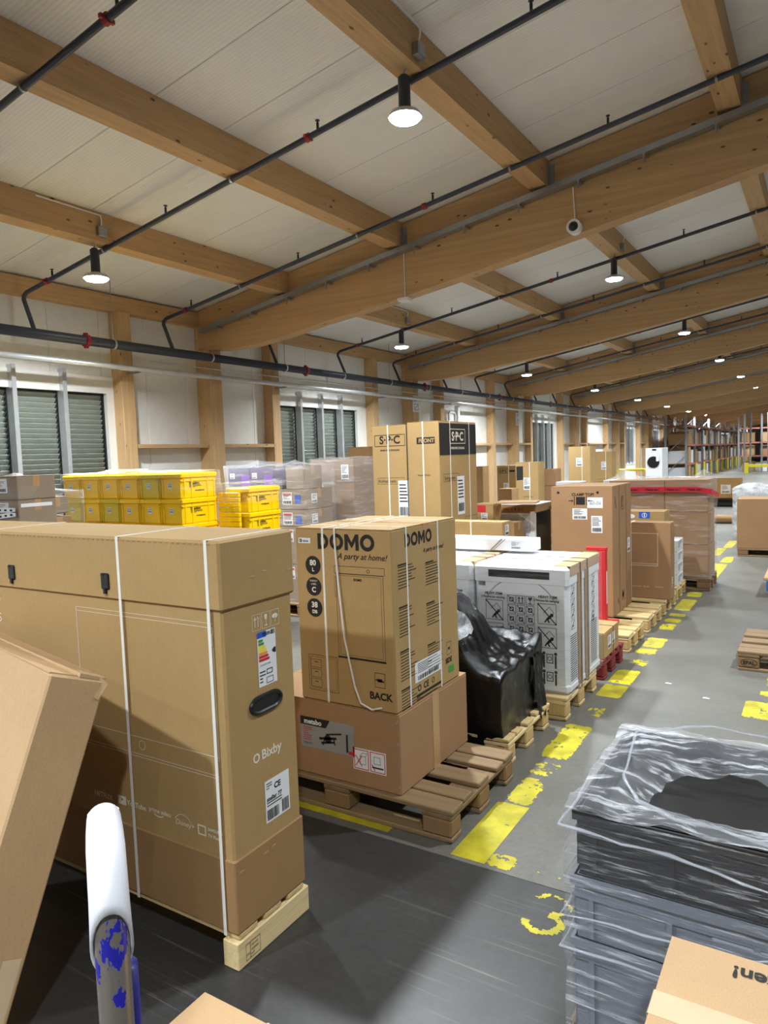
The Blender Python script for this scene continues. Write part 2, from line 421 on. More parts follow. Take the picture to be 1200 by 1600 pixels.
# ---- roof
def roof_slab(y0, y1, t0, t1, x0=WX-.1, x1=XR):
    return [(x0, y0, rz(x0)+t0), (x1, y0, rz(x1)+t0), (x1, y1, rz(x1)+t0), (x0, y1, rz(x0)+t0),
            (x0, y0, rz(x0)+t1), (x1, y0, rz(x1)+t1), (x1, y1, rz(x1)+t1), (x0, y1, rz(x0)+t1)]
BF = [(3, 2, 1, 0), (4, 5, 6, 7), (0, 1, 5, 4), (1, 2, 6, 5), (2, 3, 7, 6), (3, 0, 4, 7)]
ceil = struct(MB().add(roof_slab(Y0, Y1, .03, .2), BF).build('ceiling', GAP))
PW = .72; me = MB().add(roof_slab(-PW/2+.003, PW/2-.003, 0, .03), BF).mesh('roof_panel', ROOF)
y = 3.95-PW/2-20*PW
while y < 44:
    inst('roof_panel', me, ceil, (0, y, 0)); y += PW
far = MB()
while y < Y1: far.add(roof_slab(y-PW/2+.003, y+PW/2-.003, 0, .03), BF); y += PW
stuff(far.build('far_roof_panels', ROOF, ceil))
# ---- walls
WINS = [(3.46, 6.22), (9.4, 12.08), (21.6, 24.28), (33.8, 36.48), (40., 42.5)]
wl = struct(MB().box(WX-.25, Y0, 0, WX-.2, Y1, .02).build('wall_left', GAP))
def in_win(y): return next((q for q in WINS if q[0] <= y <= q[1]), None)
segs = []; y = 5.333-23*PW; edges = []
while y < Y1: edges.append(y); y += PW
for q in WINS: edges += list(q)
edges.sort(); farw = MB()
for a, b in zip(edges[:-1], edges[1:]):
    if b-a < .01: continue
    parts = [(0, .9), (2.82, 3.9)] if in_win((a+b)/2) else [(0, 3.9)]
    for z0, z1 in parts:
        if a < 45: MB().cbox(WX-.1, a+.002, z0, WX, b-.002, z1, .004).build('wall_panel', PANEL, wl)
        else: farw.box(WX-.1, a+.002, z0, WX, b-.002, z1)
stuff(farw.build('far_wall_panels', PANEL, wl))
struct(MB().box(XR, Y0, 0, XR+.1, Y1, rz(XR)+.1).build('wall_right', PANEL))
struct(MB().box(WX-.1, Y1, 0, XR+.1, Y1+.1, rz(XR)+.1).build('wall_back', PANEL))
struct(MB().box(WX-.1, Y0-.1, 0, XR+.1, Y0, rz(XR)+.1).build('wall_front', PANEL))
# ---- windows with outside blinds
for n, (a, b) in enumerate(WINS):
    fr = MB().box(WX-.08, a, 2.60, WX+.02, b, 2.82).box(WX-.08, a, .9, WX+.02, b, 1.0).box(WX-.08, a, 1.0, WX+.02, a+.06, 2.6).box(WX-.08, b-.12, 1.0, WX+.02, b, 2.6)
    win = struct(fr.build('window_%d' % (n+1), PANEL)); k = 4; st = (b-.12-a-.06)/k
    for i in range(k):
        p0 = a+.06+i*st; p1 = p0+st
        inst('pane', MB().box(WX-.05, p0+.01, 1.0, WX-.044, p1-.01, 2.6).mesh('pane', GLASS), win)
        s = MB().box(WX-.046, p0+.01, 1.0, WX-.03, p0+.035, 2.6).box(WX-.046, p1-.035, 1.0, WX-.03, p1-.01, 2.6).box(WX-.046, p0+.01, 2.575, WX-.03, p1-.01, 2.6)
        s.build('sash', BLACK, win)
        bl = MB(); z = 1.03
        while z < 2.58:
            bl.add([(WX-.13, p0+.01, z), (WX-.085, p0+.01, z+.052), (WX-.085, p1-.01, z+.052), (WX-.13, p1-.01, z),
                    (WX-.133, p0+.01, z+.004), (WX-.088, p0+.01, z+.056), (WX-.088, p1-.01, z+.056), (WX-.133, p1-.01, z+.004)], BF); z += .062
        stuff(bl.build('blind_slats', SLAT, win))
        if i: MB().cbox(WX-.03, p0-.028, .95, WX+.1, p0+.028, 2.86, .004).build('mullion', ALU, win)
# ---- timber: wall plate, columns, girts, beams, purlins
struct(MB().box(WX, Y0, 3.655, WX+.13, Y1, 3.862).build('trim_1', PUR))
cols = []
for k, yb in enumerate(BEAMS):
    cols += [(yb+.02, .24, .28, 3.32, 'main'), (yb+1.5, .2, .19, 3.655, 'slim'), (yb+4.62, .2, .19, 3.655, 'slim')]
ci = {'main': 0, 'slim': 0}
for (yc, wd, dp, top, kind) in cols:
    if yc < 1 or yc > 60: continue
    m = MB().cbox(0, 0, 0, dp, wd, top, .006)
    if kind == 'main': m.box(0, -.0, top, .1, wd, 3.655)
    lab = ('%s thick timber column under a roof beam along the left wall, counted from the camera' if kind == 'main' else '%s slim timber stud along the left wall, counted from the camera') % ORD[min(ci[kind], 19)]
    tag(m.build('timber_column', POST, None, (WX+.002, yc, 0)), lab, 'column', 'timber columns of the left wall'); ci[kind] += 1
for yb in BEAMS:
    for a, b in ((yb+.27, yb+1.49), (yb+4.83, yb+6.11)):
        if 5 < a < 50: MB().cbox(WX, a, 1.88, WX+.2, b, 1.935, .004).build('girt', PUR, wl)
for a, b in ((15.5, 18.35), (27.75, 30.6)): MB().cbox(WX, a+.05, 1.88, WX+.2, b, 1.935, .004).build('girt', PUR, wl)
bot = [(-7.9, 3.33), (-7.4, 3.275), (-6.8, 3.285), (-6.2, 3.35), (-5.66, 3.435), (-4.8, 3.53), (-3.78, 3.68), (-1.62, 4.035), (-.48, 4.23), (XR, rz(XR)-.82)]
prof = bot+[(XR, rz(XR)-.012), (-7.9, rz(-7.9)-.012)]
bv = [(x, 0, z) for x, z in prof]+[(x, .2, z) for x, z in prof]; nn = len(prof)
bfc = [tuple(range(nn)), tuple(reversed(range(nn, 2*nn)))]+[(i+nn, (i+1) % nn+nn, (i+1) % nn, i) for i in range(nn)]
bme = MB().add(bv, bfc).mesh('glulam_beam', GLU)
vis = 0
for k, yb in enumerate(BEAMS):
    o = inst('glulam_beam', bme, None, (0, yb, 0))
    if yb < 7: lab = 'glulam roof beam behind the top edge of the photo, %s' % ('just overhead' if yb > 0 else 'behind the camera')
    else: lab = '%s deep glulam beam spanning the hall under the roof, counted from the camera' % ORD[vis]; vis += 1
    tag(o, lab, 'beam', 'glulam roof beams')
PX = [-6.35, -4.57, -2.75, -.9, .95, 2.8]
for k, yb in enumerate(BEAMS[:-4]):
    if yb+BAY < 0: continue
    bay = 'bay nearest the camera' if abs(yb-1.59) < .1 else ('bay behind the camera' if yb < 1 else '%s roof bay from the camera' % ORD[round((yb-1.59)/BAY)])
    for i, px in enumerate(PX):
        L = BAY-.2; zt = rz(px)-.004
        m = MB().add([(0, 0, zt-.25), (.2, 0, zt-.25), (.2, L, zt-.25), (0, L, zt-.25), (0, 0, zt), (.2, 0, zt+.032), (.2, L, zt+.032), (0, L, zt)], BF)
        o = m.build('roof_purlin', PUR, None, (px, yb+.2, 0))
        tag(o, '%s timber purlin out from the left wall in the %s' % (ORDN[i], bay), 'purlin', 'roof purlins')
        if i >= 1 and yb < 20 and yb > 0:   # joist shoe at the far end
            MB().box(.2, L-.05, zt-.24, .206, L, zt-.02).box(.2, L-.006, zt-.24, .26, L, zt-.02).build('joist_hanger', GALV, o)

# ---- pipes under the roof
PY = []
for yb in BEAMS[1:9]: PY += [yb+1.35, yb+3.28, yb+5.28]
PY = [y for y in PY if y > 2]
for n, y in enumerate(PY):
    t = thing('sprinkler_pipe', '%s dark sprinkler branch pipe crossing under the roof, counted from the camera' % (ORD[n] if n < 26 else 'last'), 'pipe', (0, y, 0), 0, 'sprinkler branch pipes')
    zz = lambda x: rz(x)-.30
    pts = [(-7.55, 0, 3.22), (-7.70, 0, zz(-7.7)-.06), (-7.69, 0, zz(-7.7)-.02), (-7.64, 0, zz(-7.64)), (-4, 0, zz(-4)), (0, 0, zz(0)), (XR-.3, 0, zz(XR-.3))]
    MB().tube(pts, .0245, 10).build('pipe', PIPE, t, smooth=True)
    x = -7.15; j = 0
    while x < 3:
        z = zz(x)
        MB().cyl((x, 0, z+.02), (x, 0, z+.075), .011).cyl((x, 0, z+.075), (x, 0, z+.09), .006).cyl((x, 0, z+.09), (x, 0, z+.097), .02, .016).build('sprinkler_head', BLACK, t)
        if j % 2 == 0:
            xr = x+.02-.12; MB().cyl((xr-.02, 0, zz(xr-.02)), (xr+.02, 0, zz(xr+.02)), .034, n=14).box(xr-.012, -.05, zz(xr)-.012, xr+.012, .05, zz(xr)+.012).build('red_coupling', RED, t)
        x += 1.81; j += 1
    for px in PX[:4]:
        xc = px+.08; MB().cyl((xc-.01, 0, zz(xc-.01)), (xc+.01, 0, zz(xc+.01)), .029, n=12).cyl((xc, 0, zz(xc)+.02), (xc, 0, rz(px)-.25), .005).build('pipe_clamp', GALV, t)
t = thing('water_main_pipe', 'thick dark sprinkler main pipe running along the left wall', 'pipe', (-7.55, 0, 3.165))
MB().cyl((0, Y0+.1, 0), (0, 70, 0), .058, n=18).build('pipe', PIPE, t, smooth=True)
for k in range(12):
    yy = 5.53+k*4.26; MB().cyl((0, yy-.025, 0), (0, yy+.025, 0), .074, n=18).box(-.02, yy-.02, -.09, .02, yy+.02, .09).build('red_coupling', RED, t)
for k in range(18):
    yy = 5.92+k*1.66; MB().cyl((0, yy-.012, 0), (0, yy+.012, 0), .064, n=18).build('pipe_clamp', ALU, t)
    if k % 2 == 0: MB().cyl((0, yy, .06), (0, yy, rz(-7.55)-3.17), .005, n=6).build('hanger_rod', GALV, t)
t = thing('conduit_rail', 'pale metal conduit running along the left wall below the dark main pipe', 'conduit', (-7.6, 0, 2.90))
MB().cyl((0, Y0+.1, 0), (0, 70, 0), .036, n=14).build('tube', ALU, t, smooth=True)
MB().cyl((-.09, 6.6, .13), (-.09, 60, .13), .009, n=8).build('thin_cable', ALU, t)
for yc, wd, dp, top, kind in cols:
    if 5 < yc < 45 and kind == 'slim': MB().box(-.21, yc+.08, -.05, .01, yc+.12, -.03).box(-.03, yc+.08, -.05, .03, yc+.12, -.038).build('bracket', GALV, t)
# ---- cable trays on the near face of the beams
for n, yb in enumerate(BEAMS[2:7]):
    t = thing('cable_tray', 'grey perforated cable tray on the %s roof beam' % ORD[n], 'cable tray', (0, yb, 0), 0, 'cable trays')
    zz = lambda x: rz(x)-.34
    def bar(x0, x1, y0, y1, a, b): return [(x0, y0, zz(x0)+a), (x1, y0, zz(x1)+a), (x1, y1, zz(x1)+a), (x0, y1, zz(x0)+a), (x0, y0, zz(x0)+b), (x1, y0, zz(x1)+b), (x1, y1, zz(x1)+b), (x0, y1, zz(x0)+b)]
    m = MB().add(bar(-7.75, XR-1, -.12, -.02, -.03, -.026), BF).add(bar(-7.75, XR-1, -.124, -.12, -.03, .03), BF).add(bar(-7.75, XR-1, -.024, -.02, -.03, .03), BF)
    m.build('tray', GALV, t)
    cb = MB(); [cb.tube([(-7.6, -.1+.02*i, zz(-7.6)-.018), (XR-1.2, -.1+.02*i, zz(XR-1.2)-.018)], .006, 6) for i in range(4)]; cb.build('cables', BLACK, t)
    x = -7.4
    while x < 4:
        MB().box(x-.015, -.135, zz(x)-.05, x+.015, 0, zz(x)-.032).cyl((x+.0, -.13, zz(x)-.12), (x, -.13, zz(x)-.05), .011, n=8).build('tray_bracket', GALV, t); x += .65
# ---- high-bay lamps
LENS = m_emit('lamp lens', (244, 250, 255), LENS_E)
LX = [-6.26, -2.65, 1.05]; ly = [4.85-2*BAY+BAY*k for k in range(14)]
area = bpy.data.lights.new('lamp_light', 'AREA'); area.shape = 'DISK'; area.size = .2; area.spread = R(145); area.energy = LAMP_W; area.color = (.90, .965, 1.0)
for i, lx in enumerate(LX):
    for j, yy in enumerate(ly):
        if i > 1 and yy > 45: continue
        zb = rz(lx)-.27; zc = zb-.36
        row = ('row nearest the left wall', 'second row out from the left wall', 'third row out from the left wall', 'fourth row out from the left wall')[i]
        lab = ('high-bay lamp %s behind the camera in the %s' % (('far', 'just')[j], row)) if j < 2 else '%s lit high-bay lamp from the camera in the %s' % (ORD[j-2], row)
        t = thing('high_bay_lamp', lab, 'lamp', (lx, yy-.10, zc), 0, 'high-bay lamps')
        MB().cyl((0, 0, .07), (0, 0, .30), .045, n=16).cyl((0, 0, .30), (0, 0, .315), .03, n=12).build('housing', PIPE, t)
        MB().lathe([(.05, .075), (.105, .055), (.125, .03), (.125, .018), (.118, .018), (.1, .05), (.04, .066)], 24).build('reflector', ALU, t)
        MB().lathe([(.116, .032), (.116, .014), (.10, .0), (.06, -.008), (.001, -.01)], 24).build('lens', LENS, t, smooth=True)
        MB().tube([(0, 0, .28), (0, 0, .34), (.03, 0, .375)], .008, 8).build('hook', GALV, t)
        if j < 6:
            MB().cbox(.10, -.05, .40, .16, .05, .50, .008).build('junction_box', GALV, t)
            MB().tube([(.13, 0, .5), (.15, -.01, .56), (.15, -.02, .60), (.15, -.7, .602)], .007, 6).build('cable', WHITE, t)
        lo = bpy.data.objects.new('lamp_light', area); COL.objects.link(lo); lo.location = (0, 0, -.02); lo.parent = t
# ---- dome camera, sensor, signs
t = thing('dome_camera', 'white dome security camera on the nearest roof beam', 'camera', (-2.27, 7.60, 3.99))
MB().cyl((0, .09, 0), (0, .0, 0), .075, n=24).build('housing', WHITE, t, smooth=False)
MB().cyl((0, .0, 0), (0, -.04, 0), .05, .02, n=20).build('dome', BLACK, t, smooth=True)
MB().cyl((0, .075, .06), (-.02, .075, .42), .006, n=6).build('cable', WHITE, t)
t = thing('sensor_box', 'small white sensor box on the underside of the nearest roof beam', 'sensor', (-4.33, 7.60, 3.53))
MB().cbox(-.07, -.05, -.02, .07, .085, .02, .006).build('case', WHITE, t); MB().cyl((-.03, .08, .02), (-.03, .08, .6), .006, n=6).build('cable', WHITE, t)
for (yy, z, w_, h_, nm, lab, mt) in ((13.77, 2.62, .28, .36, 'wall_notice', 'white paper notice on a thick column left of the tall fridge cartons', WHITE), (19.9, 2.45, .24, .36, 'wall_notice', 'white paper notice on the column behind the small fridge cartons', WHITE), (16.4, 2.38, .3, .3, 'wall_sign', 'yellow warning sign above the tall fridge cartons', YELP)):
    xx = WX+.29 if mt is WHITE else WX+.02
    t = thing(nm, lab, 'sign', (xx, yy, z)); MB().box(0, 0, 0, .008, w_, h_).build('sheet', mt, t)
    p = Print((Vector((.008, 0, 0)), Vector((0, 1, 0)), Vector((0, 0, 1)), Vector((1, 0, 0))))
    if mt is WHITE: p.lines(.03, .22, w_-.03, h_-.03, 4).frame(.05, .04, w_-.05, .18, .01).line(.06, .06, w_-.06, .16, .012)
    else: p.text('L2.Z', .03, .1, .11, bold=.002)
    p.build('sign_print', INK, t)
# white hoop posts in front of the wall beyond the fridge cartons
t = thing('door_frame', 'white steel hoops and post against the left wall above the fridge cartons', 'frame', (-7.75, 15.6, 0))
MB().tube([(0, 0, 0), (0, 0, 2.62), (0, .06, 2.68), (0, .28, 2.68), (0, .34, 2.62), (0, .34, 0)], .03, 8).build('hoop', WHITE, t)
MB().cbox(-.05, .42, 0, .05, .52, 2.85, .005).build('post', WHITE, t)

# ================================================================ foreground: television carton on its pallet
def tv_carton():
    x0, x1, y0, y1 = -3.42, -1.60, 1.594, 1.95
    pz = .118; zt = 1.408; w_, d_ = x1-x0, y1-y0
    p = thing('narrow_pallet', 'pale fresh wood narrow pallet under the large screen carton', 'pallet', ((x0+x1)/2, (y0+y1)/2, 0))
    hx, hy = w_/2, d_/2
    for xx in (hx-.012, -hx+.05, -.58+.0):
        MB().cbox(xx-.055, -hy-.005, 0, xx+.012, hy+.012, .092, .003).build('end_beam', PALNY, p)
    for yy in (-hy+.055, 0, hy-.055):
        MB().cbox(-hx, yy-.045, .094, hx-.005, yy+.045, .116, .004).build('deck_board', PALN, p)
    q = Print((Vector((hx+.001, -hy, 0)), Vector((0, 1, 0)), Vector((0, 0, 1)), Vector((1, 0, 0))), .0006)
    q.frame(.03, .015, .10, .07, .0015); q.rect(.05, .015, .052, .07); q.text('DE-HE', .055, .052, .012).text('490485', .055, .037, .012).text('HT', .055, .022, .012).text('IPPC', .034, .03, .009)
    q.build('stamp', INK, p)
    t = thing('screen_carton', 'large kraft screen carton with deep lid and white straps, standing on a narrow pallet', 'box', ((x0+x1)/2, (y0+y1)/2, pz))
    W, D, H = w_, d_, zt-pz; lb = 1.183-pz; tt = .365-pz; ins = .006
    body = MB().cbox(-W/2+ins, -D/2+ins, .002, W/2-ins, D/2-ins, H-.01, .008).build('carton_body', KRAFT, t)
    MB().cbox(-W/2+.001, -D/2+.001, 0, W/2-.001, D/2-.001, tt, .004).build('base_tray', KRAFT_D, t)
    lid = MB().cbox(-W/2-.004, -D/2-.004, lb, W/2+.004, D/2+.004, H, .008).build('lid', KRAFT, t)
    # perforated edge teeth along the lid's front top edge
    tm = MB(); x = -W/2+.02
    while x < W/2-.02: tm.box(x, -D/2-.0052, H-.014, x+.013, -D/2-.004, H-.010); x += .027
    tm.build('perforation', KRAFT_D, lid)
    for sx in (-2.076, -1.652, -2.9): strap(t, W+.008, D+.008, -.01, H, sx-(x0+x1)/2, 'x', .013)
    cx = (x0+x1)/2
    for hx_ in (-2.149, -2.72):
        hh = MB().cbox(hx_-cx-.022, -D/2-.010, 1.22-pz, hx_-cx+.022, -D/2-.003, 1.278-pz, .004).build('lid_clip', BLACK, t)
        MB().box(hx_-cx-.006, -D/2-.013, 1.205-pz, hx_-cx+.006, -D/2-.005, 1.225-pz).box(hx_-cx-.017, -D/2-.0115, 1.268-pz, hx_-cx-.005, -D/2-.009, 1.276-pz).build('clip_tongue', BLACK, hh)
    fr = (Vector((-W/2+ins, -D/2+ins, 0)), Vector((1, 0, 0)), Vector((0, 0, 1)), Vector((0, -1, 0)))
    ux = lambda X: X-x0-ins; vz = lambda Z: Z-pz
    pr = Print(fr)
    # line drawing of the screen
    for o in (0, .014): pr.rect(ux(-2.342), vz(1.143-o), ux(-1.648), vz(1.1415-o))
    pr.rect(ux(-2.342), vz(.70), ux(-2.3395), vz(1.143)).rect(ux(-1.650), vz(.69), ux(-1.6475), vz(1.13)).rect(ux(-1.655), vz(1.07), ux(-1.648), vz(1.11))
    pr.rect(ux(-3.4), vz(.702), ux(-1.65), vz(.704)).rect(ux(-3.4), vz(.640), ux(-1.65), vz(.642)).rect(ux(-3.4), vz(.630), ux(-1.65), vz(.632))
    pr.ring(ux(-2.02), vz(.676), .017, .002); pr.build('screen_outline', WINK, body); pr = Print(fr)
    pr.text('NETFLIX', ux(-2.305), vz(.434), .027, bold=.0006); pr.build('white_logo', WINK, body); pr = Print(fr); pr.text('YouTube', ux(-2.122), vz(.437), .027, bold=.0008)
    pr.poly([(ux(-2.17), vz(.432)), (ux(-2.126), vz(.432)), (ux(-2.126), vz(.464)), (ux(-2.17), vz(.464))]); pr.build('white_logo', WINK, body); pr = Print(fr)
    pr.text('prime video', ux(-2.005), vz(.444), .023, bold=.0004).ring(ux(-1.955), vz(.475), .045, .004, 235, 305, 10); pr.build('white_logo', WINK, body); pr = Print(fr)
    pr.text('Disney+', ux(-1.872), vz(.430), .027, shear=.2).ring(ux(-1.835), vz(.425), .045, .002, 25, 150, 12); pr.build('white_logo', WINK, body); pr = Print(fr)
    pr.frame(ux(-1.765), vz(.42), ux(-1.727), vz(.455), .005).text('SAMSUNG', ux(-1.719), vz(.443), .015, bold=.0004).text('TV Plus', ux(-1.719), vz(.421), .016, bold=.0004); pr.build('white_logo', WINK, body); pr = Print(fr)
    pr.text('TV', ux(-2.832), vz(1.10), .05, 'RIGHT').text('S', ux(-2.832), vz(1.04), .05, 'RIGHT')
    pr.build('white_print', WINK, body)
    k = Print(fr, .002); k.poly([(ux(-2.152), vz(.445)), (ux(-2.139), vz(.4515)), (ux(-2.152), vz(.458))]); k.build('play_mark', KRAFT, body)
    # right end
    fe = (Vector((W/2-ins, -D/2+ins, 0)), Vector((0, 1, 0)), Vector((0, 0, 1)), Vector((1, 0, 0)))
    e = Print(fe); L = 0
    for i in range(3):
        u = .135+i*.047; e.frame(u, vz(1.088), u+.042, vz(1.143), .0015)
    u = .135; e.rect(u+.012, vz(1.1), u+.015, vz(1.13)).rect(u+.027, vz(1.1), u+.03, vz(1.13)).poly([(u+.006, vz(1.124)), (u+.021, vz(1.124)), (u+.0135, vz(1.136))]).poly([(u+.021, vz(1.124)), (u+.036, vz(1.124)), (u+.0285, vz(1.136))])
    u += .047; e.poly([(u+.014, vz(1.135)), (u+.016, vz(1.118)), (u+.026, vz(1.118)), (u+.028, vz(1.135))]).rect(u+.0195, vz(1.1), u+.0225, vz(1.118)).rect(u+.013, vz(1.096), u+.029, vz(1.1))
    u += .047; e.ell(u+.021, vz(1.12), .015, .009).rect(u+.0195, vz(1.1), u+.022, vz(1.12))
    e.text('Bixby', .15, vz(.648), .046, bold=.0012).ring(.125, vz(.662), .016, .006).build('white_print', WINK, body)
    en = Print(fe); en.rect(.155, vz(.893), .248, vz(1.08)); es = en.build('energy_label', WHITE, body)
    a = Print(fe, .002); a.rect(.155, vz(1.060), .2, vz(1.08)); a.build('label_head', BLUEP, es)
    a = Print(fe, .002); a.text('ENERG', .182, vz(1.064), .016, bold=.0004)
    a.poly([(.226, vz(1.005)), (.236, vz(1.014)), (.246, vz(1.014)), (.246, vz(.996)), (.236, vz(.996))])
    a.text('510 kWh/1000h', .165, vz(.963), .008).frame(.195, vz(.93), .225, vz(.948), .003).frame(.193, vz(.899), .228, vz(.92), .002).lines(.16, vz(.9), .19, vz(.945), 4)
    a.bars(.225, vz(1.062), .244, vz(1.078), 8, 3); a.build('label_print', INK, es)
    for i, m in enumerate((GREEN, GREEN, MATS['yellow print'], YELP, ORANGE, REDP, REDP)):
        z = 1.045-i*.011; q = Print(fe, .002); ln = .02+.005*i
        q.poly([(.16, vz(z)), (.16+ln, vz(z)), (.164+ln, vz(z+.0045)), (.16+ln, vz(z+.009)), (.16, vz(z+.009))]); q.build('class_bar', m, es)
    hole = MB(); pts = [(Vector((0, .045*math.cos(a_)+(.03 if math.cos(a_) > 0 else -.03), .026*math.sin(a_)))) for a_ in [2*math.pi*i/24 for i in range(24)]]
    hc = Vector((W/2-ins+.003, -D/2+.19, vz(.837)))
    hole.tube([hc+p_ for p_ in pts]+[hc+pts[0]], .008, 8).add([hc+p_+Vector((.001, 0, 0)) for p_ in pts], [tuple(range(24))]); hole.build('hand_hole', BLACK, body)
    lb2 = Print(fe); lb2.rect(.158, vz(.418), .285, vz(.565)); s2 = lb2.build('barcode_label', WHITE, body)
    a = Print(fe, .002); a.text('CE', .205, vz(.525), .028, bold=.001).text('stellar 77', .165, vz(.492), .021, bold=.0006).lines(.165, vz(.468), .245, vz(.488), 2).bars(.165, vz(.425), .225, vz(.462), 14, 5).bars(.242, vz(.425), .278, vz(.47), 9, 6).lines(.165, vz(.53), .195, vz(.555), 3)
    a.build('label_print', INK, s2)
    # staple slots
    sl = Print((Vector((W/2+.004, -D/2, 0)), Vector((0, 1, 0)), Vector((0, 0, 1)), Vector((1, 0, 0))))
    for u, z in ((.13, 1.272), (.19, 1.282), (.32, 1.268)): sl.rect(u, vz(z), u+.022, vz(z+.006))
    sl.build('staple_slot', KRAFT_L, lid)
    sl = Print((Vector((W/2-.001, -D/2, 0)), Vector((0, 1, 0)), Vector((0, 0, 1)), Vector((1, 0, 0))))
    for u, z in ((.02, .32), (.14, .325), (.18, .33)): sl.rect(u, vz(z), u+.022, vz(z+.005))
    sl.build('staple_slot', KRAFT_L, t)
tv_carton()

# ---- leaning carton at the left edge
def leaning():
    ph = R(-13); th = R(20.9)
    t = thing('leaning_carton', 'plain kraft carton leaning back at the left edge in front of the screen carton', 'box', (0, 0, 0))
    T = Vector((-1.781, 1.30, 1.029)); ax = Vector((math.cos(ph), math.sin(ph), 0)); n = Vector((math.sin(ph), -math.cos(ph), 0))
    dn = n*math.sin(th)-Vector((0, 0, 1))*math.cos(th); nn_ = n*math.cos(th)+Vector((0, 0, 1))*math.sin(th)
    Lh = 1.08; L = 1.15; tk = .165
    m = Matrix((ax, -nn_, -dn)).transposed().to_4x4(); m.translation = T+dn*Lh-ax*L/2+nn_*tk/2
    t.matrix_world = m
    MB().cbox(-L/2, -tk/2, 0, L/2, tk/2, Lh-.004, .006).build('carton_body', KRAFT_L, t)
    MB().box(-L/2+.002, -tk/2+.001, Lh-.004, L/2-.012, -.002, Lh).build('top_flap', KRAFT_L, t)
    MB().add([(-L/2+.002, .002, Lh-.004), (L/2-.004, .002, Lh-.004), (L/2-.004, tk/2, Lh-.004), (-L/2+.002, tk/2, Lh-.004),
              (-L/2+.002, .002, Lh), (L/2-.004, .002, Lh+.008), (L/2-.004, tk/2, Lh+.004), (-L/2+.002, tk/2, Lh)], BF).build('top_flap', KRAFT_L, t)
    MB().box(-L*.2-.03, -tk/2-.001, Lh-.16, -L*.2+.03, -tk/2, Lh+.0008).build('packing_tape', TAPEW, t)
    MB().box(L/2-.001, .02, .0, L/2+.0008, .07, .32).build('packing_tape', TAPEW, t)
    # crushed corner
    MB().add([(L/2-.002, tk/2-.03, Lh-.05), (L/2+.006, tk/2-.012, Lh-.06), (L/2+.004, tk/2+.004, Lh-.01), (L/2-.004, tk/2-.02, Lh+.006), (L/2-.02, tk/2+.001, Lh-.03)],
             [(0, 1, 2, 3), (1, 4, 2), (0, 4, 1), (3, 2, 4), (0, 3, 4)]).build('crushed_corner', KRAFT_L, t)
leaning()

# ---- hand truck handle
def hand_truck():
    t = thing('hand_truck', 'worn steel hand truck handle with a white foam sleeve, blue paint flaking, bottom left', 'hand truck', (-.594, .42, 0))
    A = lambda d, z: (-.82*d, .58*d, z)
    top = [A(0, .05), A(0, .6), A(0, 1.0), A(0, 1.20), A(.002, 1.225), A(.012, 1.248), A(.03, 1.26), A(.09, 1.262)]
    a = NT('flaking blue paint on steel'); v = a.coord((1, 1, .5)); f = a.noise(v, 42, 4, .6)
    k = a.ramp(f, [(.57, (0, 0, 0)), (.59, (1, 1, 1))])
    a.set(Base_Color=a.mix(k, lin((150, 140, 132)), lin((38, 38, 160))), Roughness=.26, Metallic=a.ramp(f, [(.57, (.55,)*3), (.59, (0, 0, 0))]))
    MB().tube(top, .0165, 24).build('handle_tube', a.m, t, smooth=True)
    bx, by = -.026, .027
    MB().tube([(bx, by, .05), (bx, by, 1.0), (bx, by, 1.13)], .017, 14).build('brace_tube', BLUE, t, smooth=True)
    fp = [A(0, 1.205), A(0, 1.22), A(.002, 1.232), A(.008, 1.25), A(.024, 1.265), A(.05, 1.270), A(.085, 1.268), A(.1, 1.266)]
    sl = MB().tube(fp, [.0195, .0190, .0188, .0188, .0188, .0183, .0175, .011], 26, caps=False)
    for i in range(26*3):      # slanted torn opening, long at the sides
        x, y, z = sl.v[i]; fx = (x*.82-y*.58)/.0215; k_ = 1-(i//26)*.33
        sl.v[i] = (x*(1+.05*k_), y*(1+.05*k_), z+k_*(.050*fx-.028))
    so = sl.build('foam_sleeve', FOAM, t, smooth=True); so.modifiers.new('thickness', 'SOLIDIFY').thickness = .003
    MB().lathe([(.001, 0), (.011, .002), (.0165, .012)], 16).build('sleeve_end', FOAM, t, A(.088, 1.262))
    MB().cbox(-.16, -.1, 0, .2, .16, .012, .003).build('toe_plate', STEEL, t); MB().cyl((-.01, 0, .01), (-.01, 0, .06), .03).build('foot', STEEL, t)
hand_truck()
carton('small_carton', 'low kraft carton at the bottom edge between the handle and the bare floor', -1.338, -.86, .74, 1.206, 0, .30, KRAFT_L, None, 'y', True, 0, tmat=TAPEW)

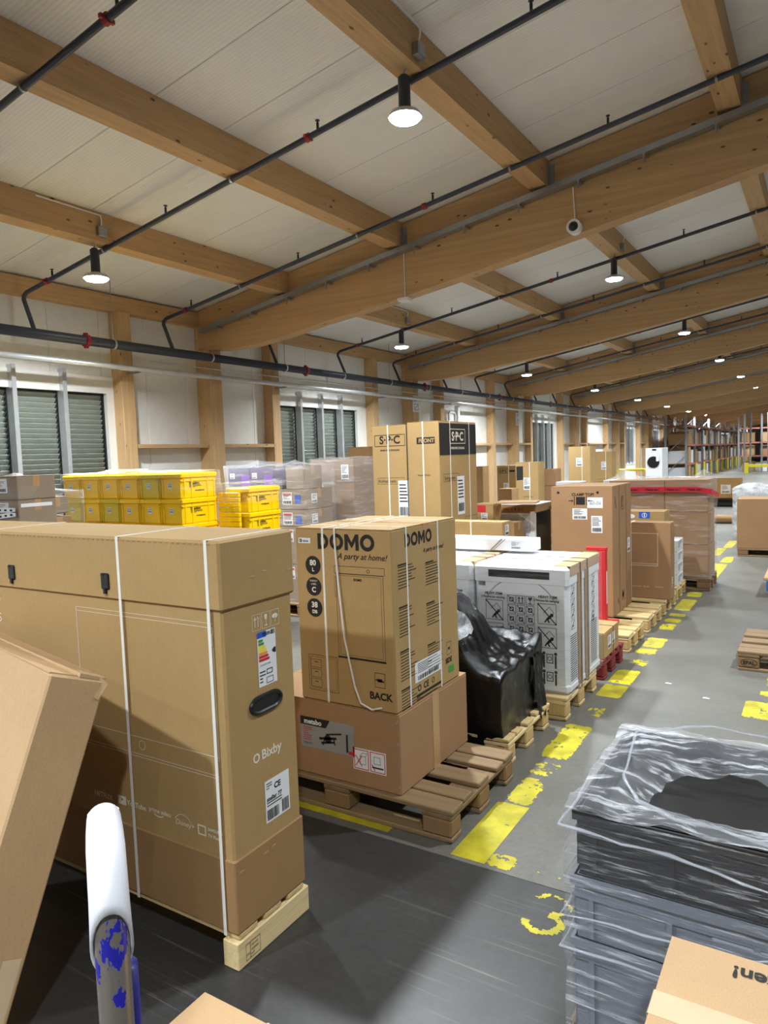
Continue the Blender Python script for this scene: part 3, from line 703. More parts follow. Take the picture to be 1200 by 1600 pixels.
# ---- carton and grey crates at lower right
c = carton('printed_carton', 'small pale carton with upside-down black lettering in front of the grey crates', -.246, .22, 1.02, 1.405, 0, .70, KRAFT_L, None, 'x', True, 0, tmat=TAPEW)
p = Print(fc(c, 'top'), .0014); p.text('Nicht stürzen!', .112, .352, .046, 'RIGHT', .0012, flip=True); p.build('lettering', INK, c)
def grey_crate(label, x0, x1, y0, y1, z0, z1, cm=None):
    cm = cm or GREYP
    t = thing('plastic_crate', label, 'crate', ((x0+x1)/2, (y0+y1)/2, z0), 0, 'stacked grey crates'); w_, d_, h = x1-x0, y1-y0, z1-z0
    tp = .014; wt = .006
    m = MB()
    def ring(ins, z): return [(-w_/2+ins, -d_/2+ins, z), (w_/2-ins, -d_/2+ins, z), (w_/2-ins, d_/2-ins, z), (-w_/2+ins, d_/2-ins, z)]
    lv = [(tp, 0), (.008, h), (.008+wt, h), (tp+wt, .012)]
    vs = sum((ring(i, z) for i, z in lv), []); fs = [(3, 2, 1, 0)]
    for a in range(3):
        for b in range(4): fs.append((a*4+b, a*4+(b+1) % 4, (a+1)*4+(b+1) % 4, (a+1)*4+b))
    fs.append((12, 13, 14, 15)); m.add(vs, fs); m.build('crate_body', cm, t)
    rm = MB()
    for z0_, z1_, o in ((h-.022, h, 0), (h-.052, h-.044, .004)):
        rm.box(-w_/2+o, -d_/2+o, z0_, w_/2-o, -d_/2+o+.016, z1_).box(-w_/2+o, d_/2-o-.016, z0_, w_/2-o, d_/2-o, z1_).box(-w_/2+o, -d_/2+o+.016, z0_, -w_/2+o+.016, d_/2-o-.016, z1_).box(w_/2-o-.016, -d_/2+o+.016, z0_, w_/2-o, d_/2-o-.016, z1_)
    rm.build('rim', cm, t)
    for i in range(5):
        x = -w_/2+.05+i*(w_-.1)/4
        MB().box(x-.006, -d_/2+.001, .01, x+.006, -d_/2+.014, h-.05).build('rib', cm, t)
    for y_ in (-d_/2+.04, 0, d_/2-.04): MB().box(-w_/2+.001, y_-.006, .01, -w_/2+.014, y_+.006, h-.05).build('rib', cm, t)
    MB().cbox(-.09, -d_/2+.003, h-.1, .09, -d_/2+.016, h-.055, .004).build('grip', cm, t)
    return t
GX0, GX1, GY0, GY1 = -.512, .29, 1.613, 2.205
pallet('worn pallet under the film-wrapped grey crates', GX0-.05, GX1+.3, GY0+.02, GY1+.1)
grey_crate('lower grey plastic crate of the film-wrapped stack, lower right', GX0, GX1, GY0, GY1, .144, .478)
grey_crate('shallow grey plastic crate in the middle of the film-wrapped stack, lower right', GX0, GX1, GY0, GY1, .478, .635)
g = grey_crate('shallow black plastic crate on top of the film-wrapped stack, lower right', GX0+.006, GX1-.006, GY0+.006, GY1-.006, .635, .795, m_plain('black crate plastic', (34, 34, 36), .4))
MB().box(-.375, -.27, .02, .375, .27, .12).build('dark_contents', DARKIN, g)
def crate_film():
    t = thing('stretch_film', 'crumpled clear stretch film round and over the grey crates', 'plastic film', ((GX0+GX1)/2, (GY0+GY1)/2, .144))
    w_, d_ = (GX1-GX0)/2, (GY1-GY0)/2; n = 26; ring = []
    per = []
    for i in range(n): per.append((-w_+2*w_*i/n, -d_))
    for i in range(n): per.append((w_, -d_+2*d_*i/n))
    for i in range(n): per.append((w_-2*w_*i/n, d_))
    for i in range(n): per.append((-w_, d_-2*d_*i/n))
    zs = [.0, .04, .08, .12, .16, .2, .24, .27, .29, .318, .335, .36, .39, .42, .45, .48, .5, .53, .56, .58, .60, .62, .635, .655]
    vs = []; fs = []; N = len(per)
    for k, z in enumerate(zs):
        for i, (x, y) in enumerate(per):
            e = .010+.004*noise.noise(Vector((x*6, y*6, z*14)))+.002*noise.noise(Vector((x*2, y*2, z*30+3)))
            if .29 < z < .345 or z > .62: e += .006
            L = math.hypot(x, y); cx = 1 if abs(abs(x)-w_) < 1e-6 else 0
            vs.append((x*(1+e/w_), y*(1+e/d_), z+.012*noise.noise(Vector((x*3, y*3, 9+z)))))
    for k in range(len(zs)-1):
        for i in range(N):
            j = (i+1) % N; fs.append((k*N+i, k*N+j, (k+1)*N+j, (k+1)*N+i))
    MB().add(vs, fs).build('side_wrap', FILMC, t, smooth=True)
    # loose film pulled in over the opening, leaving a torn hole towards the front
    vs = []; fs = []; K = 9
    for k in range(K+1):
        f = k/K
        for i, (x, y) in enumerate(per):
            ang = math.atan2(y/d_, x/w_); reach = .42+.50*max(0, math.sin(ang))+.10*noise.noise(Vector((math.cos(ang)*2, math.sin(ang)*2, 4)))
            s = 1-f*reach
            z = .662+.020*math.sin(f*3.1)-.03*f*(1-max(0, math.sin(ang)))+.020*noise.noise(Vector((x*s*9, y*s*14, 1)))+.008*noise.noise(Vector((x*s*30, y*s*30, 5)))
            vs.append((x*s*(1.02 if k == 0 else 1), y*s*(1.02 if k == 0 else 1), z))
    for k in range(K):
        for i in range(N):
            j = (i+1) % N; fs.append((k*N+i, k*N+j, (k+1)*N+j, (k+1)*N+i))
    MB().add(vs, fs).build('top_wrap', FILMT, t, smooth=True)
    # twisted rope-like film edges
    rp = NT('rolled film edge'); rp.set(Base_Color=lin((214, 220, 232)), Roughness=.15); rp.b.inputs['Specular IOR Level'].default_value = .9
    tr = rp.n('ShaderNodeBsdfTransparent'); mx = rp.n('ShaderNodeMixShader'); mx.inputs[0].default_value = .35
    rp.l(tr.outputs[0], mx.inputs[1]); rp.l(rp.b.outputs[0], mx.inputs[2]); rp.l(mx.outputs[0], rp.out.inputs['Surface'])
    e = .018
    for pts, r_ in (([(-w_-e, -d_*.1, .63), (-w_-e, -d_-e, .625), (-w_*.3, -d_-e, .605), (w_*.4, -d_-e, .56), (w_+e, -d_-e, .54)], .0035),
                    ([(-w_*.86, d_*.6, .69), (-w_*.80, -d_*.3, .67), (-w_*.66, -d_*.68, .66), (-w_*.2, -d_*.8, .655), (w_*.5, -d_*.9, .65), (w_, -d_, .63)], .004),
                    ([(-w_-e, d_*.3, .40), (-w_-e, -d_-e, .395), (-w_*.1, -d_-e, .42), (w_*.5, -d_-e, .47), (w_+e, -d_-e, .50)], .003),
                    ([(-w_-e, -d_*.5, .325), (-w_-e, -d_-e, .322), (0, -d_-e, .318), (w_+e, -d_-e, .32)], .003),
                    ([(-w_*.86, d_*.6, .69), (-w_*.4, d_*.9, .70), (w_*.2, d_*.85, .69), (w_, d_*.8, .68)], .0035)):
        P_ = [Vector(q) for q in pts]; S = []
        for a_, b_ in zip(P_[:-1], P_[1:]): S += [a_.lerp(b_, i/6) for i in range(6)]
        S.append(P_[-1]); S = [q+Vector((noise.noise(q*9), noise.noise(q*9+Vector((5, 0, 0))), noise.noise(q*9+Vector((0, 7, 0)))))*.012 for q in S]
        MB().tube(S, [r_*(1+.9*noise.noise(q*25)) for q in S], 6).build('film_roll', rp.m, t, smooth=True)
crate_film()

# ================================================================ first row along the yellow line
XE = -1.33
def freezer_stack():
    pallet('weathered pallet carrying the two stacked cartons nearest the bare floor', XE-1.2, XE, 2.597, 3.30)
    # lower carton
    c = carton('machine_carton', 'wide low kraft carton with a grey tool label, under the freezer carton', -2.42, -1.585, 2.62, 3.315, .144, .513, KRAFT_R, None, 'x', True)
    f = fc(c, 'front'); ux = lambda X: X+2.42; vz = lambda Z: Z-.144
    p = Print(f); p.rect(ux(-2.14), vz(.275), ux(-1.83), vz(.425)); sh = p.build('tool_label', GREYL, c)
    p = Print(f, .002); p.poly([(ux(-2.14), vz(.385)), (ux(-1.99), vz(.385)), (ux(-1.965), vz(.425)), (ux(-2.14), vz(.425))]); p.build('label_head', INK, sh)
    p = Print(f, .003); p.text('metabo', ux(-2.118), vz(.393), .034, bold=.0012); p.build('label_lettering', WHITE, sh)
    p = Print(f, .002); p.line(ux(-2.03), vz(.33), ux(-1.93), vz(.345), .012).line(ux(-1.99), vz(.355), ux(-1.9), vz(.372), .008).ell(ux(-1.98), vz(.335), .02).line(ux(-2.02), vz(.31), ux(-1.94), vz(.325), .01).line(ux(-2.0), vz(.33), ux(-2.01), vz(.30), .006).line(ux(-1.945), vz(.34), ux(-1.94), vz(.31), .006).rect(ux(-1.875), vz(.29), ux(-1.865), vz(.375)).lines(ux(-2.125), vz(.29), ux(-2.07), vz(.30), 2); p.build('tool_drawing', INK, sh)
    p = Print(f, .002); p.lines(ux(-2.125), vz(.305), ux(-2.07), vz(.375), 7); p.rect(ux(-1.862), vz(.283), ux(-1.835), vz(.298)); p.build('label_notes', REDP, sh)
    p = Print(f); p.rect(ux(-1.838), vz(.222), ux(-1.66), vz(.325)); s2 = p.build('handling_label', WHITE, c)
    p = Print(f, .002); p.frame(ux(-1.833), vz(.227), ux(-1.753), vz(.32), .004).frame(ux(-1.745), vz(.227), ux(-1.665), vz(.32), .004); p.line(ux(-1.825), vz(.24), ux(-1.79), vz(.29), .004).line(ux(-1.825), vz(.29), ux(-1.79), vz(.24), .004); p.build('red_frame', REDP, s2)
    p = Print(f, .002); p.frame(ux(-1.80), vz(.25), ux(-1.77), vz(.29), .002).line(ux(-1.80), vz(.29), ux(-1.785), vz(.305), .002).line(ux(-1.77), vz(.29), ux(-1.76), vz(.305), .002).line(ux(-1.785), vz(.305), ux(-1.76), vz(.305), .002).frame(ux(-1.725), vz(.265), ux(-1.69), vz(.3), .002).rect(ux(-1.735), vz(.245), ux(-1.675), vz(.252)).line(ux(-1.735), vz(.26), ux(-1.72), vz(.235), .004); p.build('handling_drawing', INK, s2)
    f = fc(c, 'right'); p = Print(f)
    p.rect(.31, 0, .375, .365); p.build('packing_tape', TAPE, c)
    f = fc(c, 'front'); p = Print(f, .002)
    for i in range(4): p.line(.82, .03+.1*i, .83, .045+.1*i, .004)
    p.build('staple', ALU, c)
    # freezer carton
    d = carton('freezer_carton', 'tall kraft freezer carton with round black badges, strapped in white, on the low carton', -2.125, -1.595, 2.62, 3.255, .515, 1.335, KRAFT, None, 'x', True)
    f = fc(d, 'front'); ux = lambda X: X+2.125; vz = lambda Z: Z-.515
    p = Print(f); p.domo(ux(-1.993), vz(1.238), .073).build('logo_lettering', INK, d)
    p = Print(f); p.text('A party at home!', ux(-1.885), vz(1.198), .038, shear=.35, bold=.0004).build('slogan_lettering', INK, d)
    for z in (1.160, 1.060, .960): Print(f).ell(ux(-2.025), vz(z), .044, .044, 28).build('round_badge', INK, d)
    p = Print(f); p.text('DOMO', ux(-1.80), vz(1.10), .014, bold=.0008)
    p.frame(ux(-1.905), vz(1.13), ux(-1.635), vz(1.165), .0015).frame(ux(-1.897), vz(.745), ux(-1.643), vz(1.13), .0015).frame(ux(-1.885), vz(.755), ux(-1.655), vz(1.122), .001).ring(ux(-1.72), vz(1.147), .008, .002).frame(ux(-1.905), vz(1.02), ux(-1.893), vz(1.115), .0012).rect(ux(-1.9), vz(.738), ux(-1.64), vz(.745))
    p.build('freezer_drawing', INK, d)
    p = Print(f); p.frame(ux(-2.075), vz(.565), ux(-1.905), vz(.735), .0015).frame(ux(-2.065), vz(.575), ux(-1.915), vz(.725), .001)
    for i in range(3): p.frame(ux(-2.062), vz(.58+.047*i), ux(-2.0), vz(.62+.047*i), .0015).rect(ux(-2.04), vz(.605+.047*i), ux(-2.02), vz(.608+.047*i))
    p.build('drawer_drawing', INK, d)
    p = Print(f); p.text('BACK', ux(-1.735), vz(.570), .046, bold=.0016).frame(ux(-1.705), vz(.625), ux(-1.65), vz(.692), .002).rect(ux(-1.69), vz(.65), ux(-1.665), vz(.665)).line(ux(-1.70), vz(.66), ux(-1.655), vz(.654), .006)
    p.build('back_mark', INK, d)
    p = Print(f, .002)
    p.text('80', ux(-2.025), vz(1.160), .036, 'CENTER', .0012).text('L', ux(-2.025), vz(1.132), .024, 'CENTER', .001)
    p.text('ENERGY', ux(-2.025), vz(1.083), .012, 'CENTER').text('LABEL', ux(-2.025), vz(1.068), .012, 'CENTER').text('C', ux(-2.025), vz(1.034), .034, 'CENTER', .0012)
    p.text('38', ux(-2.025), vz(.962), .036, 'CENTER', .0012).text('DB', ux(-2.025), vz(.934), .022, 'CENTER', .001); p.build('badge_lettering', WINK, d)
    p = Print(f); p.rect(ux(-2.105), vz(1.262), ux(-2.035), vz(1.287)); s2 = p.build('small_sticker', WHITE, d)
    p = Print(f, .002); p.bars(ux(-2.10), vz(1.266), ux(-2.085), vz(1.283), 5, 2).text('55018', ux(-2.08), vz(1.268), .013, bold=.0004); p.build('label_print', INK, s2)
    f = fc(d, 'right'); vy = lambda Y: Y-2.62
    p = Print(f); p.domo(vy(2.735), vz(1.245), .06).build('logo_lettering', INK, d)
    p = Print(f); p.text('A party at home!', vy(2.90), vz(1.20), .03, shear=.35, bold=.0003).build('slogan_lettering', INK, d)
    for cu, cz, n_ in ((2.665, 1.165, 8), (2.665, .975, 10), (2.665, .775, 10), (2.665, .60, 9), (2.92, 1.14, 8), (2.92, .945, 8), (2.92, .745, 10)):
        p = Print(f); h_ = .0135*n_; p.lines(vy(cu), vz(cz-h_), vy(cu+.17), vz(cz), n_, .0035, int(cu*100+cz*50)); p.rect(vy(cu), vz(cz+.004), vy(cu+.08), vz(cz+.011)); p.build('text_block', INK, d)
    p = Print(f); p.frame(vy(3.115), vz(.655), vy(3.165), vz(.72), .002).rect(vy(3.13), vz(.68), vy(3.15), vz(.692)).text('SIDE', vy(3.10), vz(.615), .036, bold=.0012).build('side_mark', INK, d)
    p = Print(f); p.rect(vy(2.80), vz(.535), vy(3.06), vz(.548)).text('CE', vy(2.87), vz(.56), .042, bold=.001).ring(vy(2.83), vz(.575), .016, .006).ring(vy(2.965), vz(.575), .014, .004).rect(vy(2.80), vz(.522), vy(3.0), vz(.526))
    p.build('approval_marks', INK, d)
    p = Print(f); p.rect(vy(3.13), vz(.56), vy(3.19), vz(.595)); p.build('green_mark', GREEN, d)
    label_sheet(d, f, vy(2.79), vz(.605), vy(3.05), vz(.70), 4)
    for sx in (-1.955, -1.885): pass
    W, D, H = d['dims']
    strap(d, W, D, 0, H, -1.965+1.86, 'x', .011)
    # slack strap, drooping forward
    MB().tube([(-1.895+1.86, -D/2-.002, H+.002), (-1.89+1.86, -D/2-.010, H-.05), (-1.875+1.86, -D/2-.014, H-.25), (-1.85+1.86, -D/2-.018, H-.5), (-1.80+1.86, -D/2-.02, .10), (-1.775+1.86, -D/2-.015, .03), (-1.72+1.86, -D/2-.008, .005), (-1.67+1.86, -D/2-.004, .02)], .0045, 6).build('slack_strap', STRAPW, d)
    MB().box(-1.9+1.86, -D/2, H, -1.89+1.86, D/2, H+.0016).build('strap', STRAPW, d)
    strap(d, W, D, 0, H, -.19, 'y', .011); strap(d, W, D, 0, H, .115, 'y', .011)
freezer_stack()

def black_load():
    pallet('pale pallet under the black-wrapped load', -2.6, -1.40, 3.42, 4.06, True)
    t = thing('black_wrapped_load', 'goods wrapped in shiny black stretch film beside the freezer cartons', 'wrapped goods', (-2.0, 3.75, .10))
    x0, x1, y0, y1 = -2.56, -1.435, 3.42, 4.06; nx, ny = 88, 56; vs = []; fs = []
    def hh(x, y):
        base = .40-.06*(3.75-y)/.33*.5
        hump = .36/(1+math.exp((x+1.69)*22))/(1+math.exp((y-3.9)*28))
        ridge = .05*math.exp(-((y-4.02)/.06)**2)
        dip = -.10*math.exp(-((x+1.78)/.07)**2-((y-3.55)/.08)**2)
        return base+hump*.95+ridge+dip+.024*noise.noise(Vector((x*9, y*9, 1)))+.016*noise.noise(Vector((x*26, y*26, 3)))+.010*abs(noise.noise(Vector((x*60, y*45, 3))))
    for j in range(ny+1):
        for i in range(nx+1):
            x = x0+(x1-x0)*i/nx; y = y0+(y1-y0)*j/ny; vs.append((x+2.0, y-3.75, hh(x, y)))
    for j in range(ny):
        for i in range(nx): a = j*(nx+1)+i; fs.append((a, a+1, a+nx+2, a+nx+1))
    per = [i for i in range(nx+1)]+[(nx+1)*(j+1)+nx for j in range(ny)]+[(nx+1)*ny+i for i in range(nx-1, -1, -1)]+[(nx+1)*j for j in range(ny-1, 0, -1)]
    prev = per; K = 9
    for k in range(1, K+1):
        cur = []
        for a in per:
            x, y, z = vs[a]; f = k/K; q = Vector((x*7, y*7, f*6))
            bl = .010*noise.noise(q)+.006*noise.noise(q*3)-.012*math.sin(f*math.pi)*.6
            fx = max(-1, min(1, x/.5)); fy = max(-1, min(1, y/.3))
            ex = bl*(1 if abs(x-.565) < .01 else -1 if abs(x+.56) < .01 else 0); ey = bl*(1 if abs(y-.31) < .01 else -1 if abs(y+.33) < .01 else 0)
            fl = .03*max(0, f-.8)*5*max(0, noise.noise(Vector((x*6, y*6, 8))))
            vs.append((x+ex+(fl if ex else 0), y+ey, z*(1-f)+.0*f)); cur.append(len(vs)-1)
        for i in range(len(per)):
            j = (i+1) % len(per); fs.append((prev[i], cur[i], cur[j], prev[j]))
        prev = cur
    MB().add(vs, fs).build('black_film', BWRAP, t, smooth=True)
    # loose tail at the rear right corner
    tv = []; tf = []
    for j in range(7):
        for i in range(8):
            f = j/6; tv.append((-.0+.565+.006+.03*f*f+.008*math.sin(i*1.9+j), .14+.022*i-.02*math.sin(j), .36*(1-f)+.015*math.cos(i*2.3)))
    for j in range(6):
        for i in range(7): a = j*8+i; tf.append((a, a+1, a+9, a+8))
    MB().add(tv, tf).build('loose_tail', BWRAP, t, smooth=True)
    # clear film showing in the dip
    cv = []; cf = []
    for j in range(8):
        for i in range(9):
            x = -1.86+.022*i; y = 3.42+.03*j; cv.append((x+2.0, y-3.75, hh(x, y)+.012+.008*noise.noise(Vector((x*30, y*20, 2)))))
    for j in range(7):
        for i in range(8): a = j*9+i; cf.append((a, a+1, a+10, a+9))
    MB().add(cv, cf).build('clear_film_patch', m_film('milky film', .12, .75, .4, .7, (6, 2, 2)), t, smooth=True)
black_load()

def washer(label, x0, x1, y0, y1, z0, z1, detail=True):
    w_, d_, h = x1-x0, y1-y0, z1-z0
    t = thing('washing_machine', label, 'washing machine', ((x0+x1)/2, (y0+y1)/2, z0), 0, 'packed washing machines')
    MB().cbox(-w_/2, -d_/2, .0, w_/2, d_/2, h, .025).build('white_shell', EPS, t, smooth=False)
    MB().cbox(-w_/2-.004, -d_/2-.004, h-.13, w_/2+.004, d_/2+.004, h+.004, .02).build('top_cover', EPS, t)
    MB().cbox(-w_/2-.004, -d_/2-.004, .0, w_/2+.004, d_/2+.004, .07, .02).build('foam_base', EPS, t)
    f = (Vector((-w_/2, -d_/2, 0)), Vector((1, 0, 0)), Vector((0, 0, 1)), Vector((0, -1, 0))); sx = w_/.62
    p = Print(f, .006); p.rect(.10*sx, h-.078, .505*sx, h-.032); p.build('control_window', BLACK, t)
    p = Print(f, .003); p.ring(.31*sx, h-.33, .255, .006, 25, 155, 24); p.build('door_outline', GREYL, t)
    p = Print(f, .002)
    p.bars(.03*sx, h-.14, .075*sx, h-.03, 6, 9).text('HEAVY ITEM', .07*sx, .60, .022, bold=.0008).text('2 Persons for carrying', .045*sx, .578, .018, bold=.0005)
    p.text('HEAVY ITEM', .43*sx, .60, .022, bold=.0008).text('2 Persons for carrying', .40*sx, .578, .018, bold=.0005)
    for u in (.075, .425):
        for v in (.435, .285):
            U, V = u*sx, v; p.frame(U, V, U+.12, V+.13, .003).line(U, V+.13, U+.12, V, .007)
            q = .035; p.line(U+.035, V+.07, U+.075, V+.11, .003).line(U+.075, V+.11, U+.105, V+.075, .003).line(U+.105, V+.075, U+.06, V+.04, .003)
            p.ell(U+.09, V+.06, .011).line(U+.085, V+.055, U+.06, V+.03, .016).line(U+.06, V+.035, U+.075, V+.01, .009).line(U+.06, V+.035, U+.045, V+.012, .009)
    for i in range(3):
        for j in range(5):
            U, V = .225*sx+i*.062, .30+j*.062; p.frame(U, V, U+.056, V+.056, .0025)
            r_ = random.Random(i*7+j); 
            if j == 0: p.text(('C', 'CE', 'X')[i], U+.01, V+.012, .036, bold=.003)
            elif j == 4 and i == 1: p.rect(U+.014, V+.012, U+.02, V+.04).rect(U+.036, V+.012, U+.042, V+.04).rect(U+.01, V+.006, U+.046, V+.01).poly([(U+.008, V+.036), (U+.026, V+.036), (U+.017, V+.05)]).poly([(U+.03, V+.036), (U+.048, V+.036), (U+.039, V+.05)])
            elif j == 4 and i == 2: p.poly([(U+.012, V+.048), (U+.044, V+.048), (U+.034, V+.028), (U+.022, V+.028)]).rect(U+.026, V+.01, U+.03, V+.03).rect(U+.016, V+.006, U+.04, V+.01)
            else: p.frame(U+.014, V+.014, U+.042, V+.042, .006).line(U+.004, V+.052, U+.052, V+.004, .004)
    for v in (.16, .045):
        U = .455*sx; p.rect(U, v, U+.012, v+.08).rect(U+.075, v, U+.087, v+.08).ell(U+.006, v+.092, .01).ell(U+.081, v+.092, .01).frame(U+.022, v+.03, U+.065, v+.09, .005).ring(U+.043, v+.06, .014, .004)
    p.build('handling_print', INK, t)
    f = (Vector((w_/2, -d_/2, 0)), Vector((0, 1, 0)), Vector((0, 0, 1)), Vector((1, 0, 0)))
    p = Print(f, .002)
    for j in range(5):
        for u in (.05, .50): p.frame(u, .40+j*.068, u+.075, .40+j*.068+.058, .0025).line(u+.01, .41+j*.068, u+.065, .45+j*.068, .007).rect(u+.02, .415+j*.068, u+.05, .425+j*.068)
    p.text('CE', .50, .36, .05, bold=.003)
    z = .08
    while z < .37: p.rect(.03, z, .16, z+.006); p.rect(.47, z, .62, z+.006); z += .014
    p.build('handling_print', INK, t)
    for u in (.22, .375):
        MB().cbox(w_/2, -d_/2+u-.045, .03, w_/2+.012, -d_/2+u+.035, h-.05, .004).build('edge_board', KRAFT_D, t)
        MB().box(w_/2+.012, -d_/2+u-.006, 0, w_/2+.014, -d_/2+u+.004, h+.006).box(-w_/2, -d_/2+u-.006, h+.010, w_/2+.014, -d_/2+u+.004, h+.012).build('strap', STRAPB, t)
    MB().cbox(w_/2-.10, -d_/2+.03, h+.004, w_/2+.008, d_/2-.02, h+.009, .002).box(w_/2+.004, -d_/2+.03, h-.055, w_/2+.008, d_/2-.02, h+.006).build('corner_board', KRAFT_L, t)
    fm = MB(); e = .015; N = 16; vs = []; fs = []
    per = [(-w_/2-e+(w_+2*e)*i/N, -d_/2-e) for i in range(N)]+[(w_/2+e, -d_/2-e+(d_+2*e)*i/N) for i in range(N+1)]
    for k in range(9):
        z = k/8*(h+.012)
        for x, y in per:
            q = noise.noise(Vector((x*5, y*5, z*7)))*.006; vs.append((x+(q if x > w_/2 else 0), y+(q if y < -d_/2 else 0), z))
    M = len(per)
    for k in range(8):
        for i in range(M-1): fs.append((k*M+i, k*M+i+1, (k+1)*M+i+1, (k+1)*M+i))
    MB().add(vs, fs).build('clear_wrap', m_film('film on washers %s' % label[:4], .02, .28, .5, .8), t, smooth=True)
pallet('light wood pallet under the packed washing machines', -2.53, XE, 4.17, 4.86, True)
washer('packed washing machine with printed handling symbols and brown edge boards, near the yellow line', -1.945, -1.325, 4.23, 4.93, .144, .938)
washer('packed washing machine half hidden behind the freezer cartons', -2.585, -1.965, 4.23, 4.93, .144, .938)
c = carton('long_white_box', 'long flat white box lying on the packed washing machines', -2.50, -1.715, 4.70, 4.86, .962, 1.045, WHITE, None, 'x', False, 0, b=.003)
label_sheet(c, fc(c, 'front'), .62, .012, .70, .07, 8)
p = Print(fc(c, 'front'), .002); p.line(.47, -.0, .56, .083, .012).line(.49, 0, .585, .083, .006); p.build('clear_tape', GREYL, c)
# pallets further along, boards showing
def red_pallet():
    pallet('red painted pallet under a small carton', -2.5, XE+.0, 5.05, 5.62, False, None, 0, (REDWOOD, REDWOOD, REDWOOD))
    c = carton('small_carton', 'small kraft carton with white labels on the red pallet', -1.78, -1.335, 5.08, 5.50, .144, .335, KRAFT, None, 'y', True)
    f = fc(c, 'right'); label_sheet(c, f, .10, .05, .19, .15, 3); label_sheet(c, f, .22, .06, .30, .15, 4)
    strap(c, *c['dims'][:2], 0, c['dims'][2], .05, 'y', .01, STRAPB)
red_pallet()
G5 = 'pale pallets in line beyond the red one'
pallet('first pale pallet beyond the red pallet', -2.5, -1.335, 5.84, 6.40, True, G5)
pallet('second pale pallet beyond the red pallet, under the clamp carton', -2.5, -1.325, 6.55, 7.15, True, G5)
pallet('third pale pallet beyond the red pallet, under the brown flat carton', -2.5, -1.325, 7.30, 7.92, True, G5)
pallet('fourth pale pallet beyond the red pallet, under the white bundle', -2.5, -1.34, 8.06, 8.66, True, G5)
t = thing('red_bracket', 'red painted steel angle stand between the washing machines and the clamp carton', 'stand', (-1.60, 6.06, .144))
MB().cbox(-.035, -.03, 0, .035, .03, .655, .004).build('upright', REDP, t)
MB().cbox(-.04, -.04, 0, .09, .20, .03, .004).build('foot', REDP, t); MB().cbox(-.13, -.03, .655, .04, .03, .685, .004).build('top_arm', REDP, t)
MB().box(.035, -.012, .2, .037, .012, .48).build('sticker', WHITE, t)
def clamp_carton():
    t = carton('clamp_carton', 'tall brown carton marked CLAMP TOP with three taped papers', -2.16, -1.60, 6.42, 7.12, .144, 1.325, KRAFT_R, None, 'x', False)
    W, D, H = t['dims']; f = fc(t, 'front')
    p = Print(f); p.text('CLAMP TOP!', .195, H-.085, .036, bold=.001).rect(.235, H-.165, .315, H-.095).rect(.215, H-.17, .222, H-.09).rect(.328, H-.17, .335, H-.09).line(.165, H-.13, .2, H-.13, .006).poly([(.195, H-.142), (.21, H-.13), (.195, H-.118)]).line(.385, H-.13, .35, H-.13, .006).poly([(.355, H-.142), (.34, H-.13), (.355, H-.118)]).ell(.07, H-.055, .012).ell(.43, H-.055, .012)
    p.build('black_print', INK, t)
    p = Print(f); p.rect(.335, H-.195, .475, H-.10); s = p.build('handwritten_note', WHITE, t)
    p = Print(f, .002); p.text('60-06', .355, H-.165, .045, shear=.2); p.build('handwriting', GREYL, s)
    label_sheet(t, f, .20, H-.30, .335, H-.20, 7); label_sheet(t, f, .37, H-.42, .47, H-.265, 11)
    f = fc(t, 'right'); p = Print(f)
    for u in (.235, .50): p.rect(u-.004, 0, u+.004, H)
    p.frame(.31, H-.23, .39, H-.11, .006).line(.08, H-.10, .12, H-.20, .012); p.lines(.32, H-.215, .38, H-.13, 5)
    p.line(.32, .10, .40, .20, .012).line(.40, .10, .32, .20, .012).rect(.33, .13, .39, .17).rect(.17, .1, .19, .14); p.build('black_print', INK, t)
    label_sheet(t, f, .54, .52, .64, .66, 12)
    return t
clamp_carton()
def flat_carton():
    t = carton('flat_screen_carton', 'flat upright brown carton with a thin white outline, beside the clamp carton', -2.05, -1.285, 7.40, 7.60, .144, .908, KRAFT_R, None, 'x', True)
    W, D, H = t['dims']; f = fc(t, 'front'); p = Print(f)
    p.frame(.10, .33, .645, .66, .005).rect(.10, .35, .645, .354)
    for i, s in enumerate(('prime video', 'Disney+', 'SAMSUNG')): p.text(s, .40+.105*i, .115, .018)
    p.build('white_print', WINK, t); strap(t, W, D, 0, H, .0, 'x', .014)
    label_sheet(t, fc(t, 'right'), .04, .12, .1, .22, 2)
    c = carton('labelled_carton', 'kraft carton with a blue round sticker behind the flat screen carton', -2.0, -1.395, 7.70, 7.98, .144, .995, KRAFT, None, 'x', True)
    f = fc(c, 'front'); p = Print(f); p.rect(.35, .78, .46, .845); s = p.build('blue_sticker', BLUEP, c)
    p = Print(f, .002); p.ring(.405, .812, .026, .005).rect(.40, .795, .41, .83); p.build('sticker_mark', WHITE, s)
    p = Print(f); p.ell(.27, .80, .04, .022); p.build('oval_sticker', WHITE, c); p = Print(f); p.rect(.14, .80, .22, .845); p.build('green_sticker', YELD, c)
    t = thing('white_bundle', 'narrow stack of white boxes behind the flat brown carton', 'box', (-1.42, 8.34, .144))
    for i in range(4): MB().cbox(-.07, -.18, i*.125, .07, .18, i*.125+.122, .005).build('white_box', EPS, t)
    p = Print((Vector((.07, -.18, 0)), Vector((0, 1, 0)), Vector((0, 0, 1)), Vector((1, 0, 0))))
    for i in range(4): p.lines(.05, i*.125+.03, .3, i*.125+.1, 4)
    p.build('box_print', INK, t)
flat_carton()

